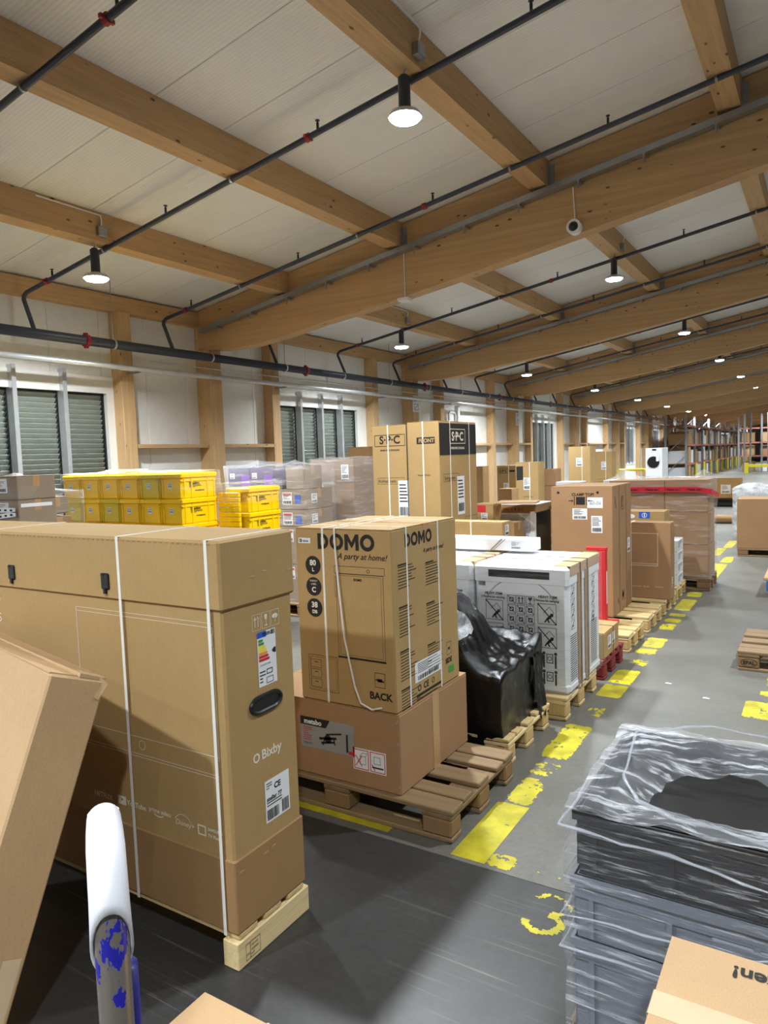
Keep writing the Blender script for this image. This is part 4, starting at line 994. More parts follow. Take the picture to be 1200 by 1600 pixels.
def film_shell(name, label, cx, cy, z0, w_, d_, h, mat, peaks=(), e=.02, sag=.02, top=True, amp=.02, f0=0):
    """loose clear film over a load: four sides and a crumpled top"""
    t = thing(name, label, 'plastic film', (cx, cy, z0)); N = 14; per = []
    hw, hd = w_/2+e, d_/2+e
    for i in range(N): per.append((-hw+2*hw*i/N, -hd))
    for i in range(N): per.append((hw, -hd+2*hd*i/N))
    for i in range(N): per.append((hw-2*hw*i/N, hd))
    for i in range(N): per.append((-hw, hd-2*hd*i/N))
    vs = []; fs = []; M = len(per); K = 8; T = 5
    def zt(x, y): return h+e+amp*noise.noise(Vector((x*6+cx, y*6+cy, 2)))+sum(a*math.exp(-((x-px)**2+(y-py)**2)/r**2) for px, py, a, r in peaks)
    for k in range(K+1):
        f = f0+(1-f0)*k/K
        for x, y in per:
            q = amp*noise.noise(Vector((x*4+cx, y*4, f*5))); s = 1+q/max(hw, .2)*.6
            vs.append((x*s, y*s, f*zt(x, y)))
    for k in range(1, T+1):
        s = 1-k/T*.999
        for x, y in per: vs.append((x*s, y*s, zt(x*s, y*s)+amp*.6*noise.noise(Vector((x*s*15, y*s*15, 7)))))
    for k in range(K+(T if top else 0)):
        for i in range(M):
            j = (i+1) % M; fs.append((k*M+i, k*M+j, (k+1)*M+j, (k+1)*M+i))
    MB().add(vs, fs).build('film_sheet', mat, t, smooth=True)
    return t
def wrapped_pallet():
    pallet('pallet with round brand stamp under the film-wrapped carton load', -2.25, -1.10, 8.76, 9.36, False)
    g = 'cartons under film with red tape'; n = 0
    for i, (z0, z1, s) in enumerate(((.144, .52, 1), (.522, .90, .985), (.902, 1.27, .97))):
        for j, (a, b) in enumerate(((-2.24, -1.60), (-1.595, -1.12))):
            carton('wrapped_carton', '%s %s carton under the clear film with the red tape' % (('bottom', 'middle', 'top')[i], ('left', 'right')[j]), a*1.0+.02*(1-s)*10*(j == 0), b-.3*(1-s)*(j == 1), 8.80+.5*(1-s), 9.33-.5*(1-s), z0, z1, KRAFT_R, g, 'x', False)
    t = film_shell('stretch_film', 'loose clear film with a band of red tape over a carton load', -1.69, 9.065, .146, 1.14, .56, 1.13, FILMD, [(.50, .1, .10, .07), (-.42, .1, .14, .09)], .018, amp=.02)
    mb = MB(); z = 1.02
    per = [(-.60+1.2*i/16, -.315) for i in range(17)]+[(.60, -.315+.63*i/8) for i in range(9)]
    vs = []
    for i, (x, y) in enumerate(per):
        dz = -.0 if x < .45 else -.03*(x-.45)/.15; dz -= max(0, (y+.315))*.12
        vs += [(x*1.012, y*1.03, z+dz-.028), (x*1.012, y*1.03, z+dz+.028)]
    mb.add(vs, [(2*i, 2*i+2, 2*i+3, 2*i+1) for i in range(len(per)-1)]); rt = mb.build('red_tape', m_plain('red printed tape', (205, 30, 62), .4), t)
    p = Print((Vector((-.6, -.328, 1.0)), Vector((1, 0, 0)), Vector((0, 0, 1)), Vector((0, -1, 0))), .002)
    for i in range(5): p.text('! Haste ma !', .02+.23*i, .008, .034, bold=.001)
    p.build('tape_lettering', INK, rt)
wrapped_pallet()

# ================================================================ second row: fridge cartons, crates, wrapped loads
def fridge(label, x0, x1, y0, y1, z0, z1, left_logo=False):
    t = carton('fridge_carton', label, x0, x1, y0, y1, z0, z1, KRAFT, 'strapped fridge cartons', 'x', True)
    W, D, H = t['dims']; f = fc(t, 'front'); p = Print(f)
    if left_logo:
        p.frame(.03, H-.20, W-.03, H-.09, .005).text('S·P·C', W/2, H-.175, .105, 'CENTER', .003).text('SWISS PRO COOLING', W/2, H-.245, .022, 'CENTER', .0006)
        p.frame(.05, H-.56, W-.05, H-.50, .002).text('Kühlschrank', .06, H-.545, .04).text('Modell RKS201', .06, .75, .025).text('Nutzinhalt 101', .06, .68, .025)
        p.build('black_print', INK, t)
        label_sheet(t, f, W-.12, .92, W-.005, 1.28, 5)
    else:
        p.rect(.10, H-.205, W-.04, H-.145); p.build('black_band', INK, t)
        q = Print(f, .002); q.text('FRONT', .12, H-.193, .05, bold=.002); q.build('band_lettering', KRAFT, t)
        q = Print(f); q.frame(.06, .70, W-.03, .86, .003).text('Modell RKS201', .10, 1.32, .022); q.build('black_print', INK, t)
    f = fc(t, 'right')
    if not left_logo:
        p = Print(f); p.rect(.01, H-.315, D-.01, H-.02); p.build('black_panel', INK, t)
        p = Print(f, .002); p.frame(.22, H-.21, .56, H-.07, .006).text('S·P·C', .39, H-.18, .115, 'CENTER', .003).text('SWISS PRO COOLING', .39, H-.262, .03, 'CENTER', .0008); p.build('panel_lettering', WINK, t)
        p = Print(f); p.frame(.08, H-.56, .4, H-.49, .003).text('Refrigerator', .10, H-.545, .045).text('Modell RKS201', .08, .78, .025).text('Capacity', .08, .70, .025).frame(.52, .52, .80, .90, .003); p.build('black_print', INK, t)
        label_sheet(t, f, .36, .93, .52, 1.30, 5)
    return t
pallet('pallet under the two tall strapped fridge cartons', -3.8, -2.95, 5.80, 6.66)
a = fridge('tall fridge carton with a logo in a black frame, left of the pair', -3.735, -3.335, 5.84, 6.64, .144, 1.952, True)
b = fridge('tall fridge carton with black FRONT band and black logo panel, right of the pair', -3.33, -3.0, 5.82, 6.64, .144, 1.966)
W, D, H = a['dims']; strap(a, W, D, 0, H, -.02, 'x', .012); strap(a, W, D, 0, H, W/2-.012, 'x', .010, STRAPB)
W, D, H = b['dims']; strap(b, W, D, 0, H, .0, 'x', .012); strap(b, W, D, 0, H, -.18, 'y', .012); strap(b, W, D, 0, H, .24, 'y', .012)
# grey-wrapped tall load and what stands behind it
pallet('pallet under the tall film-wrapped brown carton', -5.02, -4.38, 6.46, 7.05)
c = carton('tall_carton', 'large brown carton tightly wrapped in clear film with two stickers', -4.99, -4.40, 6.49, 6.98, .144, 1.65, m_card('greyish kraft', (160, 134, 112)), None, 'x', True)
label_sheet(c, fc(c, 'front'), .07, 1.03, .17, 1.21, 4); label_sheet(c, fc(c, 'front'), .42, 1.28, .52, 1.44, 6)
p = Print(fc(c, 'front'), .003); p.ell(.14, 1.13, .016); p.build('green_dot', GREEN, c)
film_shell('stretch_film', 'clear film tight round the tall brown carton with stickers', -4.695, 6.735, .146, .59, .49, 1.505, FILMD, (), .012, amp=.012)
c = carton('flat_carton', 'small dark carton below the second window, beyond the film-wrapped brown carton', -5.55, -5.2, 8.06, 8.35, 0, 1.80, KRAFT_D, None, 'x', False)
# yellow crates
def crate_mesh():
    w_, d_, h = .293, .455, .238; m = MB(); t = .008
    m.cbox(-w_/2+.012, -d_/2+.012, 0, w_/2-.012, d_/2-.012, h-.04, .012)
    m.cbox(-w_/2, -d_/2, h-.045, w_/2, d_/2, h, .008)
    m.box(-w_/2+.004, -d_/2+.004, h-.075, w_/2-.004, d_/2-.004, h-.068)
    for x in (-w_/2+.03, w_/2-.03): m.box(x-.008, -d_/2+.004, .01, x+.008, -d_/2+.014, h-.05)
    for y in (-d_/2+.04, -.1, .1, d_/2-.04): m.box(w_/2-.014, y-.008, .01, w_/2-.003, y+.008, h-.05)
    return m
cm = {YEL: crate_mesh().mesh('crate_body', YEL), YELD: crate_mesh().mesh('crate_body', YELD)}
lm = MB().cbox(-.13, -.21, 0, .13, .21, .004, .002).mesh('crate_lid', YEL)
def ycrate(label, x, y, z, mat=YEL, text=False):
    t = thing('yellow_crate', label, 'crate', (x, y, z), 0, 'yellow plastic crates'); inst('crate_body', cm[mat], t); inst('crate_lid', lm, t, (0, 0, .238))
    f = (Vector((-.1465, -.2155, 0)), Vector((1, 0, 0)), Vector((0, 0, 1)), Vector((0, -1, 0)))
    p = Print(f, .002); p.rect(.10, .095, .155, .15); s = p.build('paper_label', WHITE, t)
    p = Print(f, .003)
    for i in range(5):
        for j in range(5):
            if (i*3+j*7+i*j) % 3: p.rect(.108+.008*i, .103+.008*j, .115+.008*i, .11+.008*j)
    p.build('label_code', INK, s)
    if text:
        f = (Vector((.1465, -.2275, 0)), Vector((0, 1, 0)), Vector((0, 0, 1)), Vector((1, 0, 0)))
        p = Print(f, -.008); p.text('Dispobox', .10, .135, .032, bold=.001).lines(.10, .10, .25, .128, 3).text('www.dispo.box', .17, .07, .018, bold=.0008); p.build('lettering', INK, t)
    return t
MB_p = pallet('pallet under the front row of yellow crates', -6.85, -4.95, 4.55, 5.05)
RW = ('lowest', 'second-lowest', 'third', 'second-highest', 'fifth', 'top')
for r in range(6):
    for q in range(6):
        z = .146+r*.2365
        if r < 2: continue
        mt = YELD if (r, q) in ((4, 2), (4, 0), (5, 4)) else YEL
        ycrate('%s yellow crate from the left, %s of the front block' % (ORDN[q], {5: 'top layer', 4: 'second layer from top', 3: 'third layer from top', 2: 'fourth layer from top'}[r]), -6.63+q*.2965, 4.795, z, mt, q == 5)
for r in range(2):
    for q in range(6):
        ycrate('%s yellow crate from the left in the %s layer of the front crate block' % (ORDN[q], ('lowest', 'second-lowest')[r]), -6.63+q*.2965, 4.795, .146+r*.2365)
pallet('pallet under the rear stack of yellow crates', -5.0, -4.55, 5.03, 5.48)
for r in range(6):
    if r == 5: continue
    ycrate('%s crate in the rear yellow stack, next to the striped grey cartons' % ('lowest', 'second', 'third', 'fourth', 'top')[r], -4.755, 5.26, .146+r*.2365+.075*(r > 0), YEL, True)
t = thing('folded_crates', 'stack of flat folded yellow crates in front of the rear crate stack', 'crate', (-4.755, 5.0, .146))
# flat folded crates standing in front of the rear stack
for i in range(26): MB().cbox(-.215, -.012, i*.047, .05, .018, i*.047+.043, .004).build('folded_crate', YELD if i % 5 == 2 else YEL, t)
film_shell('stretch_film', 'loose clear film over the front block of yellow crates', -5.89, 4.80, .146, 1.80, .46, 1.425, FILM, [(-.3, 0, .03, .2), (.3, .05, .02, .15)], .012, amp=.018, f0=.86)
film_shell('stretch_film', 'loose clear film over the rear stack of yellow crates', -4.755, 5.24, .146, .30, .50, 1.30, FILM, (), .012, amp=.016, f0=.85)
c = carton('paper_pad', 'thin pale board lying on the yellow crates under the window', -6.25, -5.9, 4.7, 4.95, 1.592, 1.615, WHITE, None, 'x', False, 0, flaps=False, b=.003)
# striped grey cartons and purple boxes
GREYC = m_card('grey carton', (150, 132, 112)); PURP = m_card('purple printed carton', (92, 78, 108)); PURB = m_plain('purple print', (120, 70, 170), .5)
pallet('pallet under the stacked grey labelled cartons', -5.72, -4.58, 5.80, 6.40)
for i, (z0, z1) in enumerate(((.146, .55), (.552, .95), (.952, 1.13), (1.132, 1.345))):
    c = carton('labelled_carton', '%s of the stacked brown cartons with blue and white stickers behind the yellow crates' % ('bottom', 'second', 'third', 'top')[i], -4.98, -4.60, 5.87, 6.35, z0, z1, GREYC, 'stacked labelled cartons', 'x', True)
    f = fc(c, 'front'); h = z1-z0; label_sheet(c, f, .07, h-.16, .20, h-.03, i+3, True)
    p = Print(f); p.rect(.24, h-.15, .32, h-.06); p.build('blue_sticker', BLUEP, c)
    p = Print(f, .004); p.rect(.08, h-.06, .19, h-.04); p.build('red_stripe', REDP, c)
    label_sheet(c, fc(c, 'right'), .1, h-.15, .2, h-.05, i+20)
carton('brown_box', 'open-topped brown box under film on the stacked labelled cartons', -4.86, -4.62, 5.88, 6.2, 1.347, 1.59, GREYC, None, 'x', True)
for i, (a, b) in enumerate(((-5.66, -5.34), (-5.335, -5.0))):
    c = carton('purple_box', '%s purple and grey printed box on top of the pile behind the yellow crates' % ('left', 'right')[i], a, b, 5.85, 6.3, 1.347, 1.58, PURP, 'purple printed boxes', 'x', False)
    p = Print(fc(c, 'front')); p.rect(.2, .03, .32, .16); p.build('purple_print', PURB, c); label_sheet(c, fc(c, 'front'), .03, .12, .1, .18, 5)
carton('base_carton', 'brown carton carrying the purple printed boxes', -5.66, -5.0, 5.85, 6.35, .146, 1.345, GREYC, None, 'x', True)
film_shell('stretch_film', 'bunched clear film over the purple boxes and labelled cartons', -5.13, 6.10, .146, 1.08, .52, 1.44, FILMD, [(-.25, 0, .06, .15), (.2, 0, .05, .12)], .018, amp=.03)
# film-wrapped pile at the far left
pallet('pallet under the film-wrapped pile at the left edge', -6.42, -5.6, 3.34, 4.02)
for i, (x0, x1, y0, y1, z0, z1, lab) in enumerate(((-6.10, -5.62, 3.38, 3.72, .146, 1.40, 'lower carton of the pile at the left edge, striped with printed tape'), (-6.10, -5.62, 3.38, 3.72, 1.402, 1.60, 'upper carton of the pile at the left edge, with a white label'), (-6.38, -6.04, 3.74, 3.98, .146, 1.24, 'blue and white printed carton beside the left pile'), (-6.03, -5.80, 3.74, 3.98, .146, 1.22, 'dark printed carton beside the left pile'))):
    c = carton('wrapped_carton', lab, x0, x1, y0, y1, z0, z1, (GREYC, GREYC, m_card('bluish carton', (120, 128, 140)), KRAFT_D)[i], None, 'x', True)
    h = z1-z0; label_sheet(c, fc(c, 'front'), .12, h-.14, .34, h-.02, i)
    p = Print(fc(c, 'right')); p.rect(.02, h-.26, .3, h-.23); p.build('printed_tape', WHITE, c)
c = carton('wrapped_carton', 'brown carton under sloping film just left of the yellow crates', -6.36, -5.82, 3.75, 3.97, 1.25, 1.40, GREYC, None, 'x', True)
for i, (v_, dv) in enumerate(((1.30, .0), (1.22, .05))):
    t = thing('tape_band', '%s white printed tape band round the pile at the left edge' % ('upper', 'lower')[i], 'tape', (-6.12, 3.352, v_))
    p = Print((Vector((0, 0, 0)), Vector((1, 0, 0)), Vector((0, 0, 1)), Vector((0, -1, 0)))); p.poly([(0, 0), (.50, dv), (.50, dv+.04), (0, .04)]); p.build('band', WHITE, t)
    p = Print((Vector((0, 0, 0)), Vector((1, 0, 0)), Vector((0, 0, 1)), Vector((0, -1, 0))), .002)
    for k in range(6): p.rect(.02+.08*k, .012+dv*(.02+.08*k)/.5, .055+.08*k, .028+dv*(.02+.08*k)/.5)
    p.build('band_print', INK, t)
film_shell('stretch_film', 'sloping clear film over the pile at the left edge', -6.02, 3.68, .146, .76, .62, 1.30, FILM, [(.2, -.2, .16, .2)], .015, amp=.03)

# ---- goods between the rows, behind the washing machines
c = carton('long_carton', 'long narrow kraft carton with one strap and an end label, behind the white box', -3.05, -2.24, 5.44, 5.62, .94, 1.085, KRAFT, None, 'x', False)
strap(c, *c['dims'][:2], 0, c['dims'][2], .12, 'x', .012); label_sheet(c, fc(c, 'right'), .05, .03, .13, .12, 3)
carton('support_carton', 'brown carton hidden under the long narrow carton', -3.0, -2.3, 5.35, 5.66, 0.144, .938, KRAFT_D, None, 'x', True)
pallet('pallet under the hidden support carton', -3.1, -2.25, 5.25, 5.78, False)
pallet('pallet under the foil-topped appliance', -3.4, -2.75, 7.9, 8.6)
t = thing('packed_appliance', 'white appliance in clear film with a brown cardboard cap and black side panel', 'appliance', (-3.10, 8.18, .144))
MB().cbox(-.25, -.27, 0, .25, .27, .84, .02).build('white_shell', EPS, t); MB().cbox(-.26, -.28, .80, .26, .28, .895, .01).build('cardboard_cap', KRAFT_D, t); MB().cbox(-.262, -.282, .893, .262, .282, .905, .003).build('top_sheet', EPS, t)
MB().box(.25, -.24, .02, .262, .24, .80).build('black_side_panel', BLACK, t); MB().box(-.25, -.282, .0, -.19, -.272, .82).box(.19, -.282, .0, .25, -.272, .82).build('corner_post', EPS, t)
MB().box(-.17, -.276, .45, .17, -.271, .78).build('clear_front', m_film('film on appliance', .15, .6), t)
p = Print((Vector((-.25, -.284, .8)), Vector((1, 0, 0)), Vector((0, 0, 1)), Vector((0, -1, 0)))); p.text('—  † ◊ ∆ <', .13, .03, .05); p.build('cap_print', INK, t)
c = carton('dark_topped_carton', 'kraft carton with a black upper band beside the packed appliance', -2.80, -2.40, 8.35, 8.75, .144, 1.03, KRAFT, None, 'x', True)
p = Print(fc(c, 'front')); p.rect(0, .62, .4, .87); p.build('black_band', INK, c); p = Print(fc(c, 'front')); p.text('Gaggenau', .05, .52, .05).lines(.04, .3, .36, .46, 4, .012); p.build('black_print', INK, c)
pallet('pallet under the carton with the black upper band', -2.85, -2.35, 8.3, 8.8)
# wrapped papers on the washers, small red box pile
for i, (x0, x1, y0, y1, z0, z1, m, lab) in enumerate(((-3.45, -3.22, 7.55, 7.8, .87, 1.075, KRAFT, 'small carton with a red and white label behind the fridge cartons'), (-3.5, -2.95, 7.5, 7.8, .5, .868, KRAFT_D, 'dark carton under the small red-labelled carton'), (-3.5, -2.95, 7.5, 7.8, .146, .498, KRAFT, 'lowest carton under the red-labelled carton'))):
    c = carton('small_carton', lab, x0, x1, y0, y1, z0, z1, m, None, 'x', True)
    if i == 0:
        p = Print(fc(c, 'front')); p.rect(.01, .11, .14, .19); p.build('red_label', REDP, c); label_sheet(c, fc(c, 'front'), .08, .02, .16, .1, 2)
pallet('pallet under the red-labelled carton pile', -3.55, -2.9, 7.45, 7.85)
c = carton('flat_board', 'loose flattened cardboard lying on the red-labelled pile', -3.2, -2.75, 7.55, 7.85, 1.078, 1.10, KRAFT_L, None, 'x', False, .2, flaps=False, b=.003)
# ---- third group: small fridge cartons by the wall
def stack(name, specs, grp=None):
    for (x0, x1, y0, y1, z0, z1, mat, lab, lb) in specs:
        c = carton(name, lab, x0, x1, y0, y1, z0, z1, mat, grp, 'x', True)
        w_, d_, h_ = c['dims']
        if lb: label_sheet(c, fc(c, 'front'), w_*.35, h_-.5, w_*.65, h_-.28, int(x0*-10)); strap(c, w_, d_, 0, h_, w_*.12, 'x', .012); p = Print(fc(c, 'front')); p.lines(.04, .25, w_*.8, .7, 6, .006); p.build('black_print', INK, c)
stack('fridge_carton', [(-4.53, -4.2, 10.80, 11.13, .146, 1.45, KRAFT, 'small fridge carton with framed logo by the far studs', True), (-4.84, -4.40, 12.41, 12.75, .146, 1.47, KRAFT, 'small fridge carton right behind the logo carton by the far studs', True), (-4.36, -4.20, 9.50, 9.72, .146, 1.47, KRAFT_D, 'slim dark carton just right of the tall fridge pair', False), (-4.47, -4.2, 12.80, 13.1, .146, 1.02, KRAFT_R, 'lower brown carton behind the clamp carton', False), (-4.46, -4.2, 12.80, 13.1, 1.022, 1.33, KRAFT_R, 'upper brown carton behind the clamp carton', False), (-4.30, -4.08, 10.3, 10.6, .146, 1.1, KRAFT_D, 'brown carton between the slim dark carton and the logo carton', False)])
c = bpy.data.objects['fridge_carton.002']
p = Print(face(.33, .33, 1.304, 'front')); p.frame(.03, 1.18, .20, 1.26, .006).text('S·P·C', .115, 1.195, .06, 'CENTER', .002); p.rect(.22, 1.2, .31, 1.23); p.build('logo_print', INK, c)
p = Print(face(.33, .33, 1.304, 'right')); p.rect(.02, 1.06, .31, 1.28); p.build('black_panel', INK, c)
for x0, x1, y0, y1, lab in ((-4.6, -4.1, 10.25, 11.2, 'pallet under the small fridge carton with framed logo'), (-4.9, -4.1, 12.35, 13.2, 'pallet under the far pair of brown cartons'), (-4.45, -4.1, 9.45, 9.8, 'pallet under the slim dark carton')): pallet(lab, x0, x1, y0, y1)
for i, x in enumerate((-2.86, -2.36)):
    t = thing('white_tray', '%s white boxed appliance tray showing behind the top of the clamp carton' % ('left', 'right')[i], 'box', (x+.13, 8.9+i*.35, .146))
    MB().cbox(-.15, -.15, 0, .15, .15, 1.07, .01).build('carton_body', KRAFT_R, t); MB().cbox(-.15, -.15, 1.072, .15, .15, 1.12, .006).build('white_tray_body', EPS, t)
    pallet('pallet under the %s white appliance tray' % ('left', 'right')[i], x-.05, x+.31, 8.83+i*.35-.08, 9.05+i*.35)
stack('tall_carton', [(-5.55, -5.0, 17.91, 18.45, .146, 1.75, KRAFT, 'tall strapped carton by the third window, left of two', True), (-5.45, -5.0, 20.05, 20.5, .146, 1.60, KRAFT, 'shorter strapped carton by the far studs, right of two', True)])
pallet('pallet under the tall strapped carton by the third window', -5.6, -4.95, 17.85, 18.5); pallet('pallet under the shorter strapped carton by the far studs', -5.5, -4.95, 20.0, 20.55)
# dryer on a plinth carton
pallet('pallet under the far white dryer', -4.1, -3.5, 19.4, 20.5)
carton('plinth_carton', 'brown carton under the far white dryer', -4.0, -3.6, 19.5, 20.4, .146, .86, KRAFT_R, None, 'x', True)
t = thing('tumble_dryer', 'white tumble dryer with a dark round door standing high in the distance', 'dryer', (-3.80, 19.95, .862))
MB().cbox(-.2, -.42, 0, .2, .42, .79, .01).build('casing', EPS, t); MB().cyl((-.01, -.44, .42), (-.01, -.42, .42), .15, n=24).build('door', BLACK, t); MB().cyl((-.01, -.445, .42), (-.01, -.44, .42), .10, n=20).build('door_glass', DARKIN, t)
MB().box(-.04, -.428, .72, .06, -.42, .76).build('display', BLACK, t); MB().box(.06, -.45, .44, .13, -.446, .6).build('paper_label', WHITE, t); MB().box(-.205, -.425, 0, -.17, -.415, .79).box(.16, -.425, 0, .205, -.415, .79).build('edge_guard', EPS, t)
# ---- right side of the aisle
def epal():
    t = pallet('empty weathered pallet with an oval stamp on its block at the right edge', -.534, .67, 5.72, 6.46, jit=.004)
    p = Print((Vector((-.602, -.37, 0)), Vector((1, 0, 0)), Vector((0, 0, 1)), Vector((0, -1, 0))), .001)
    for i in range(24):
        a, b = 2*math.pi*i/24, 2*math.pi*(i+1)/24
        P_ = lambda an, k: (.075+.055*k*math.cos(an), .062+.03*k*math.sin(an)); p.poly([P_(a, 1), P_(b, 1), P_(b, .9), P_(a, .9)])
    p.text('EPAL', .075, .05, .036, 'CENTER', .0012); p.build('oval_stamp', INK, t)
epal()
pallet('pallet with an oval stamp under the large plain carton across the aisle', -1.10, .05, 11.71, 12.4, h=.118)
c = carton('plain_carton', 'large plain brown carton on a pallet across the aisle, right edge', -1.109, -.05, 11.72, 12.4, .12, .852, KRAFT_R, None, 'x', True)
t = thing('wrapped_goods', 'low goods bagged in shiny clear film behind the large plain carton', 'wrapped goods', (-1.1, 14.3, 0))
MB().cbox(-.24, -.3, 0, .3, .3, .8, .04).build('goods', m_plain('silver grey goods', (170, 172, 176), .4), t)
t2 = film_shell('stretch_film', 'puffed clear film bag behind the large plain carton', -1.07, 14.3, .0, .60, .64, .86, m_film('crumpled clear bag', .25, .9, .4, .65, (3, 3, 3)), [(0, 0, .10, .25)], .02, amp=.03)
# trolley with blue corners
t = thing('platform_trolley', 'low brown-topped platform with blue corner at the right edge', 'trolley', (-.1, 9.1, 0))
MB().cbox(-.46, -.42, .17, .5, .5, .2, .006).build('deck', KRAFT_L, t); MB().cbox(-.43, -.44, .06, .5, -.42, .168, .004).build('blue_rail', m_plain('blue rail', (40, 110, 190), .4), t); MB().box(-.40, -.446, .09, -.28, -.4405, .15).build('sticker', WHITE, t)
for x in (-.38, .4):
    for y in (-.34, .4): MB().cyl((x-.02, y, .04), (x+.02, y, .04), .04, n=14).cyl((x, y, .05), (x, y, .169), .012, n=8).build('caster', BLACK, t)
# tube and open carton on the floor
t = thing('cardboard_roll', 'cardboard roll lying on the floor across the aisle', 'roll', (-1.6, 16.6, .09)); MB().cyl((-.5, 0, 0), (.6, .1, 0), .09, n=18).build('roll', KRAFT_D, t, smooth=False)
def open_carton():
    t = thing('open_carton', 'open brown carton with spread flaps standing on the aisle floor', 'box', (-2.35, 21.8, 0))
    w_, d_, h = .8, .6, .74; m = MB()
    m.box(-w_/2, -d_/2, .12, w_/2, d_/2, .14).box(-w_/2, d_/2-.01, .14, w_/2, d_/2, h).box(w_/2-.01, -d_/2, .14, w_/2, d_/2-.01, h*.95).box(-w_/2, -d_/2, .14, -w_/2+.01, d_/2-.01, h*.9); m.build('carton_walls', KRAFT, t)
    m = MB().add([(-w_/2, -d_/2, .14), (w_/2, -d_/2, .14), (w_/2+.05, -d_/2-.35, .26), (-w_/2, -d_/2-.35, .24)], [(0, 1, 2, 3)]); o = m.build('front_flap', KRAFT_L, t); o.modifiers.new('s', 'SOLIDIFY').thickness = .01
    MB().box(-w_/2-.2, -d_/2-.3, .03, w_/2+.25, d_/2, .118).build('base_board', BLACK, t); label_sheet(t, (Vector((-w_/2, d_/2-.011, .2)), Vector((1, 0, 0)), Vector((0, 0, 1)), Vector((0, -1, 0))), .25, .1, .5, .35, 3)
    for x in (-.3, .3): MB().cbox(x-.05, -.2, 0, x+.05, .2, .03, .004).build('runner', PAL, t)
open_carton()

# ================================================================ far racks and barriers
RK = m_plain('faded orange rack beam', (196, 120, 104), .5); UP = m_plain('grey rack upright', (150, 155, 160), .45, .4)
YB_ = m_plain('yellow barrier paint', (232, 220, 60), .45)
def racks():
    G = 'cartons on the far rack'; rnd = random.Random(3)
    Ys = [39.5+2.8*i for i in range(14)]
    t = thing('storage_rack', 'long storage rack with pink-orange beams far down the left wall', 'rack', (-6.6, 39.5, 0))
    for y in Ys:
        for x in (-.5, .5): MB().box(x-.05, y-39.55, 0, x+.05, y-39.45, 3.3).build('upright', UP, t)
        b = MB()
        for k in range(3): b.cyl((-.5, y-39.5, .3+k), (.5, y-39.5, 1.2+k), .02, n=6)
        b.build('brace', UP, t)
    for y in Ys[:-1]:
        for z in (.75, 1.75, 2.75):
            MB().box(.47, y-39.44, z-.06, .53, y-36.76, z+.04).build('beam', RK, t); MB().box(-.53, y-39.44, z-.06, -.47, y-36.76, z+.04).build('beam', RK, t)
            MB().box(-.46, y-39.44, z+.0, .46, y-36.76, z+.03).build('shelf_deck', PALY, t)
    n = 0; names = {0: 'floor level', .79: 'first shelf', 1.79: 'second shelf', 2.79: 'top shelf'}
    cm_ = [KRAFT, KRAFT_D, KRAFT_R, GREYC, EPS, KRAFT_L, WHITE, KRAFT_L, EPS]
    for i, y in enumerate(Ys[:-1]):
        for z in (0.002, .785, 1.785):
            yy = y+.15
            for k in range(3):
                wd = .78; hh_ = rnd.uniform(.5, .86)
                mt = rnd.choice(cm_)
                o = MB().cbox(-.4, 0, 0, .4+rnd.uniform(0, .12), wd-.05, hh_, .01).build('rack_carton', mt, None, (-6.6, yy, z))
                tag(o, '%s carton from the near end on the %s of the far rack' % (ORDN[(i*3+k) % 26] if i*3+k < 26 else 'much farther %s' % ORDN[(i*3+k)-26], {0.002: 'floor level', .785: 'first shelf', 1.785: 'second shelf'}[z]), 'box', G); yy += wd+.04
    for i in range(12):
        t = thing('bollard', '%s yellow bollard from the near end in front of the far rack' % ORDN[i], 'bollard', (-5.75, 40.5+2.8*i, 0), 0, 'yellow bollards'); MB().cyl((0, 0, 0), (0, 0, .75), .06, n=12).cyl((0, 0, .75), (0, 0, .78), .06, .03, n=12).build('post', YB_, t)
    # steel frames standing in the aisle at the far right
    for i in range(8):
        x, y = -4.55+.42*i, 49-1.2*(i % 3); t = thing('steel_post', '%s tall grey steel post from the left in the far aisle' % ORDN[i], 'post', (x, y, 0), 0, 'tall steel posts')
        MB().box(-.05, -.05, .012, .05, .05, 3.5).build('post', UP, t); MB().box(-.1, -.1, 0, .1, .1, .012).build('base_plate', UP, t)
    for i, z in enumerate((.9, 1.72, 2.6)):
        o = MB().box(0, 0, 0, 3.4, .06, .09).build('rack_beam', RK, None, (-4.6, 49.06, z)); tag(o, '%s pink cross beam on the tall steel posts in the far aisle' % ('lowest', 'middle', 'highest')[i], 'beam')
    for i in range(9):
        z = (0, .992, 1.812)[i % 3]; o = MB().cbox(0, 0, 0, .7, .6, .62, .01).build('rack_carton', cm_[(i*5) % 9], None, (-4.4+(i//3)*1.0, 49.3, z+.001)); tag(o, '%s carton behind the tall steel posts, place %s from the left' % (('floor', 'middle', 'upper')[i % 3], ORDN[i//3]), 'box', 'cartons behind the steel posts')
    for i, z in enumerate((.93, 1.75)):
        o = MB().box(0, 0, 0, 3.4, .7, .06).build('shelf_board', PALY, None, (-4.6, 49.2, z)); tag(o, '%s shelf board behind the tall steel posts' % ('lower', 'upper')[i], 'shelf')
    t = thing('guard_rail', 'yellow horizontal guard rail on the far floor at the right edge', 'barrier', (-3.85, 45.8, 0))
    MB().cbox(-.1, -.1, 0, .1, .1, .62, .01).build('post', YB_, t); MB().cbox(2.3, -.1, 0, 2.5, .1, .62, .01).build('post', YB_, t); MB().cbox(.1, -.07, .36, 2.3, .07, .52, .01).build('rail', YB_, t)
    t = thing('yellow_barrier', 'small yellow tube barrier beside the far dryer', 'barrier', (-5.3, 22.0, 0))
    MB().tube([(0, 0, 0), (0, 0, .95), (.06, 0, 1.02), (.75, 0, 1.02), (.82, 0, .95), (.82, 0, 0)], .045, 10).build('hoop', YB_, t)
racks()

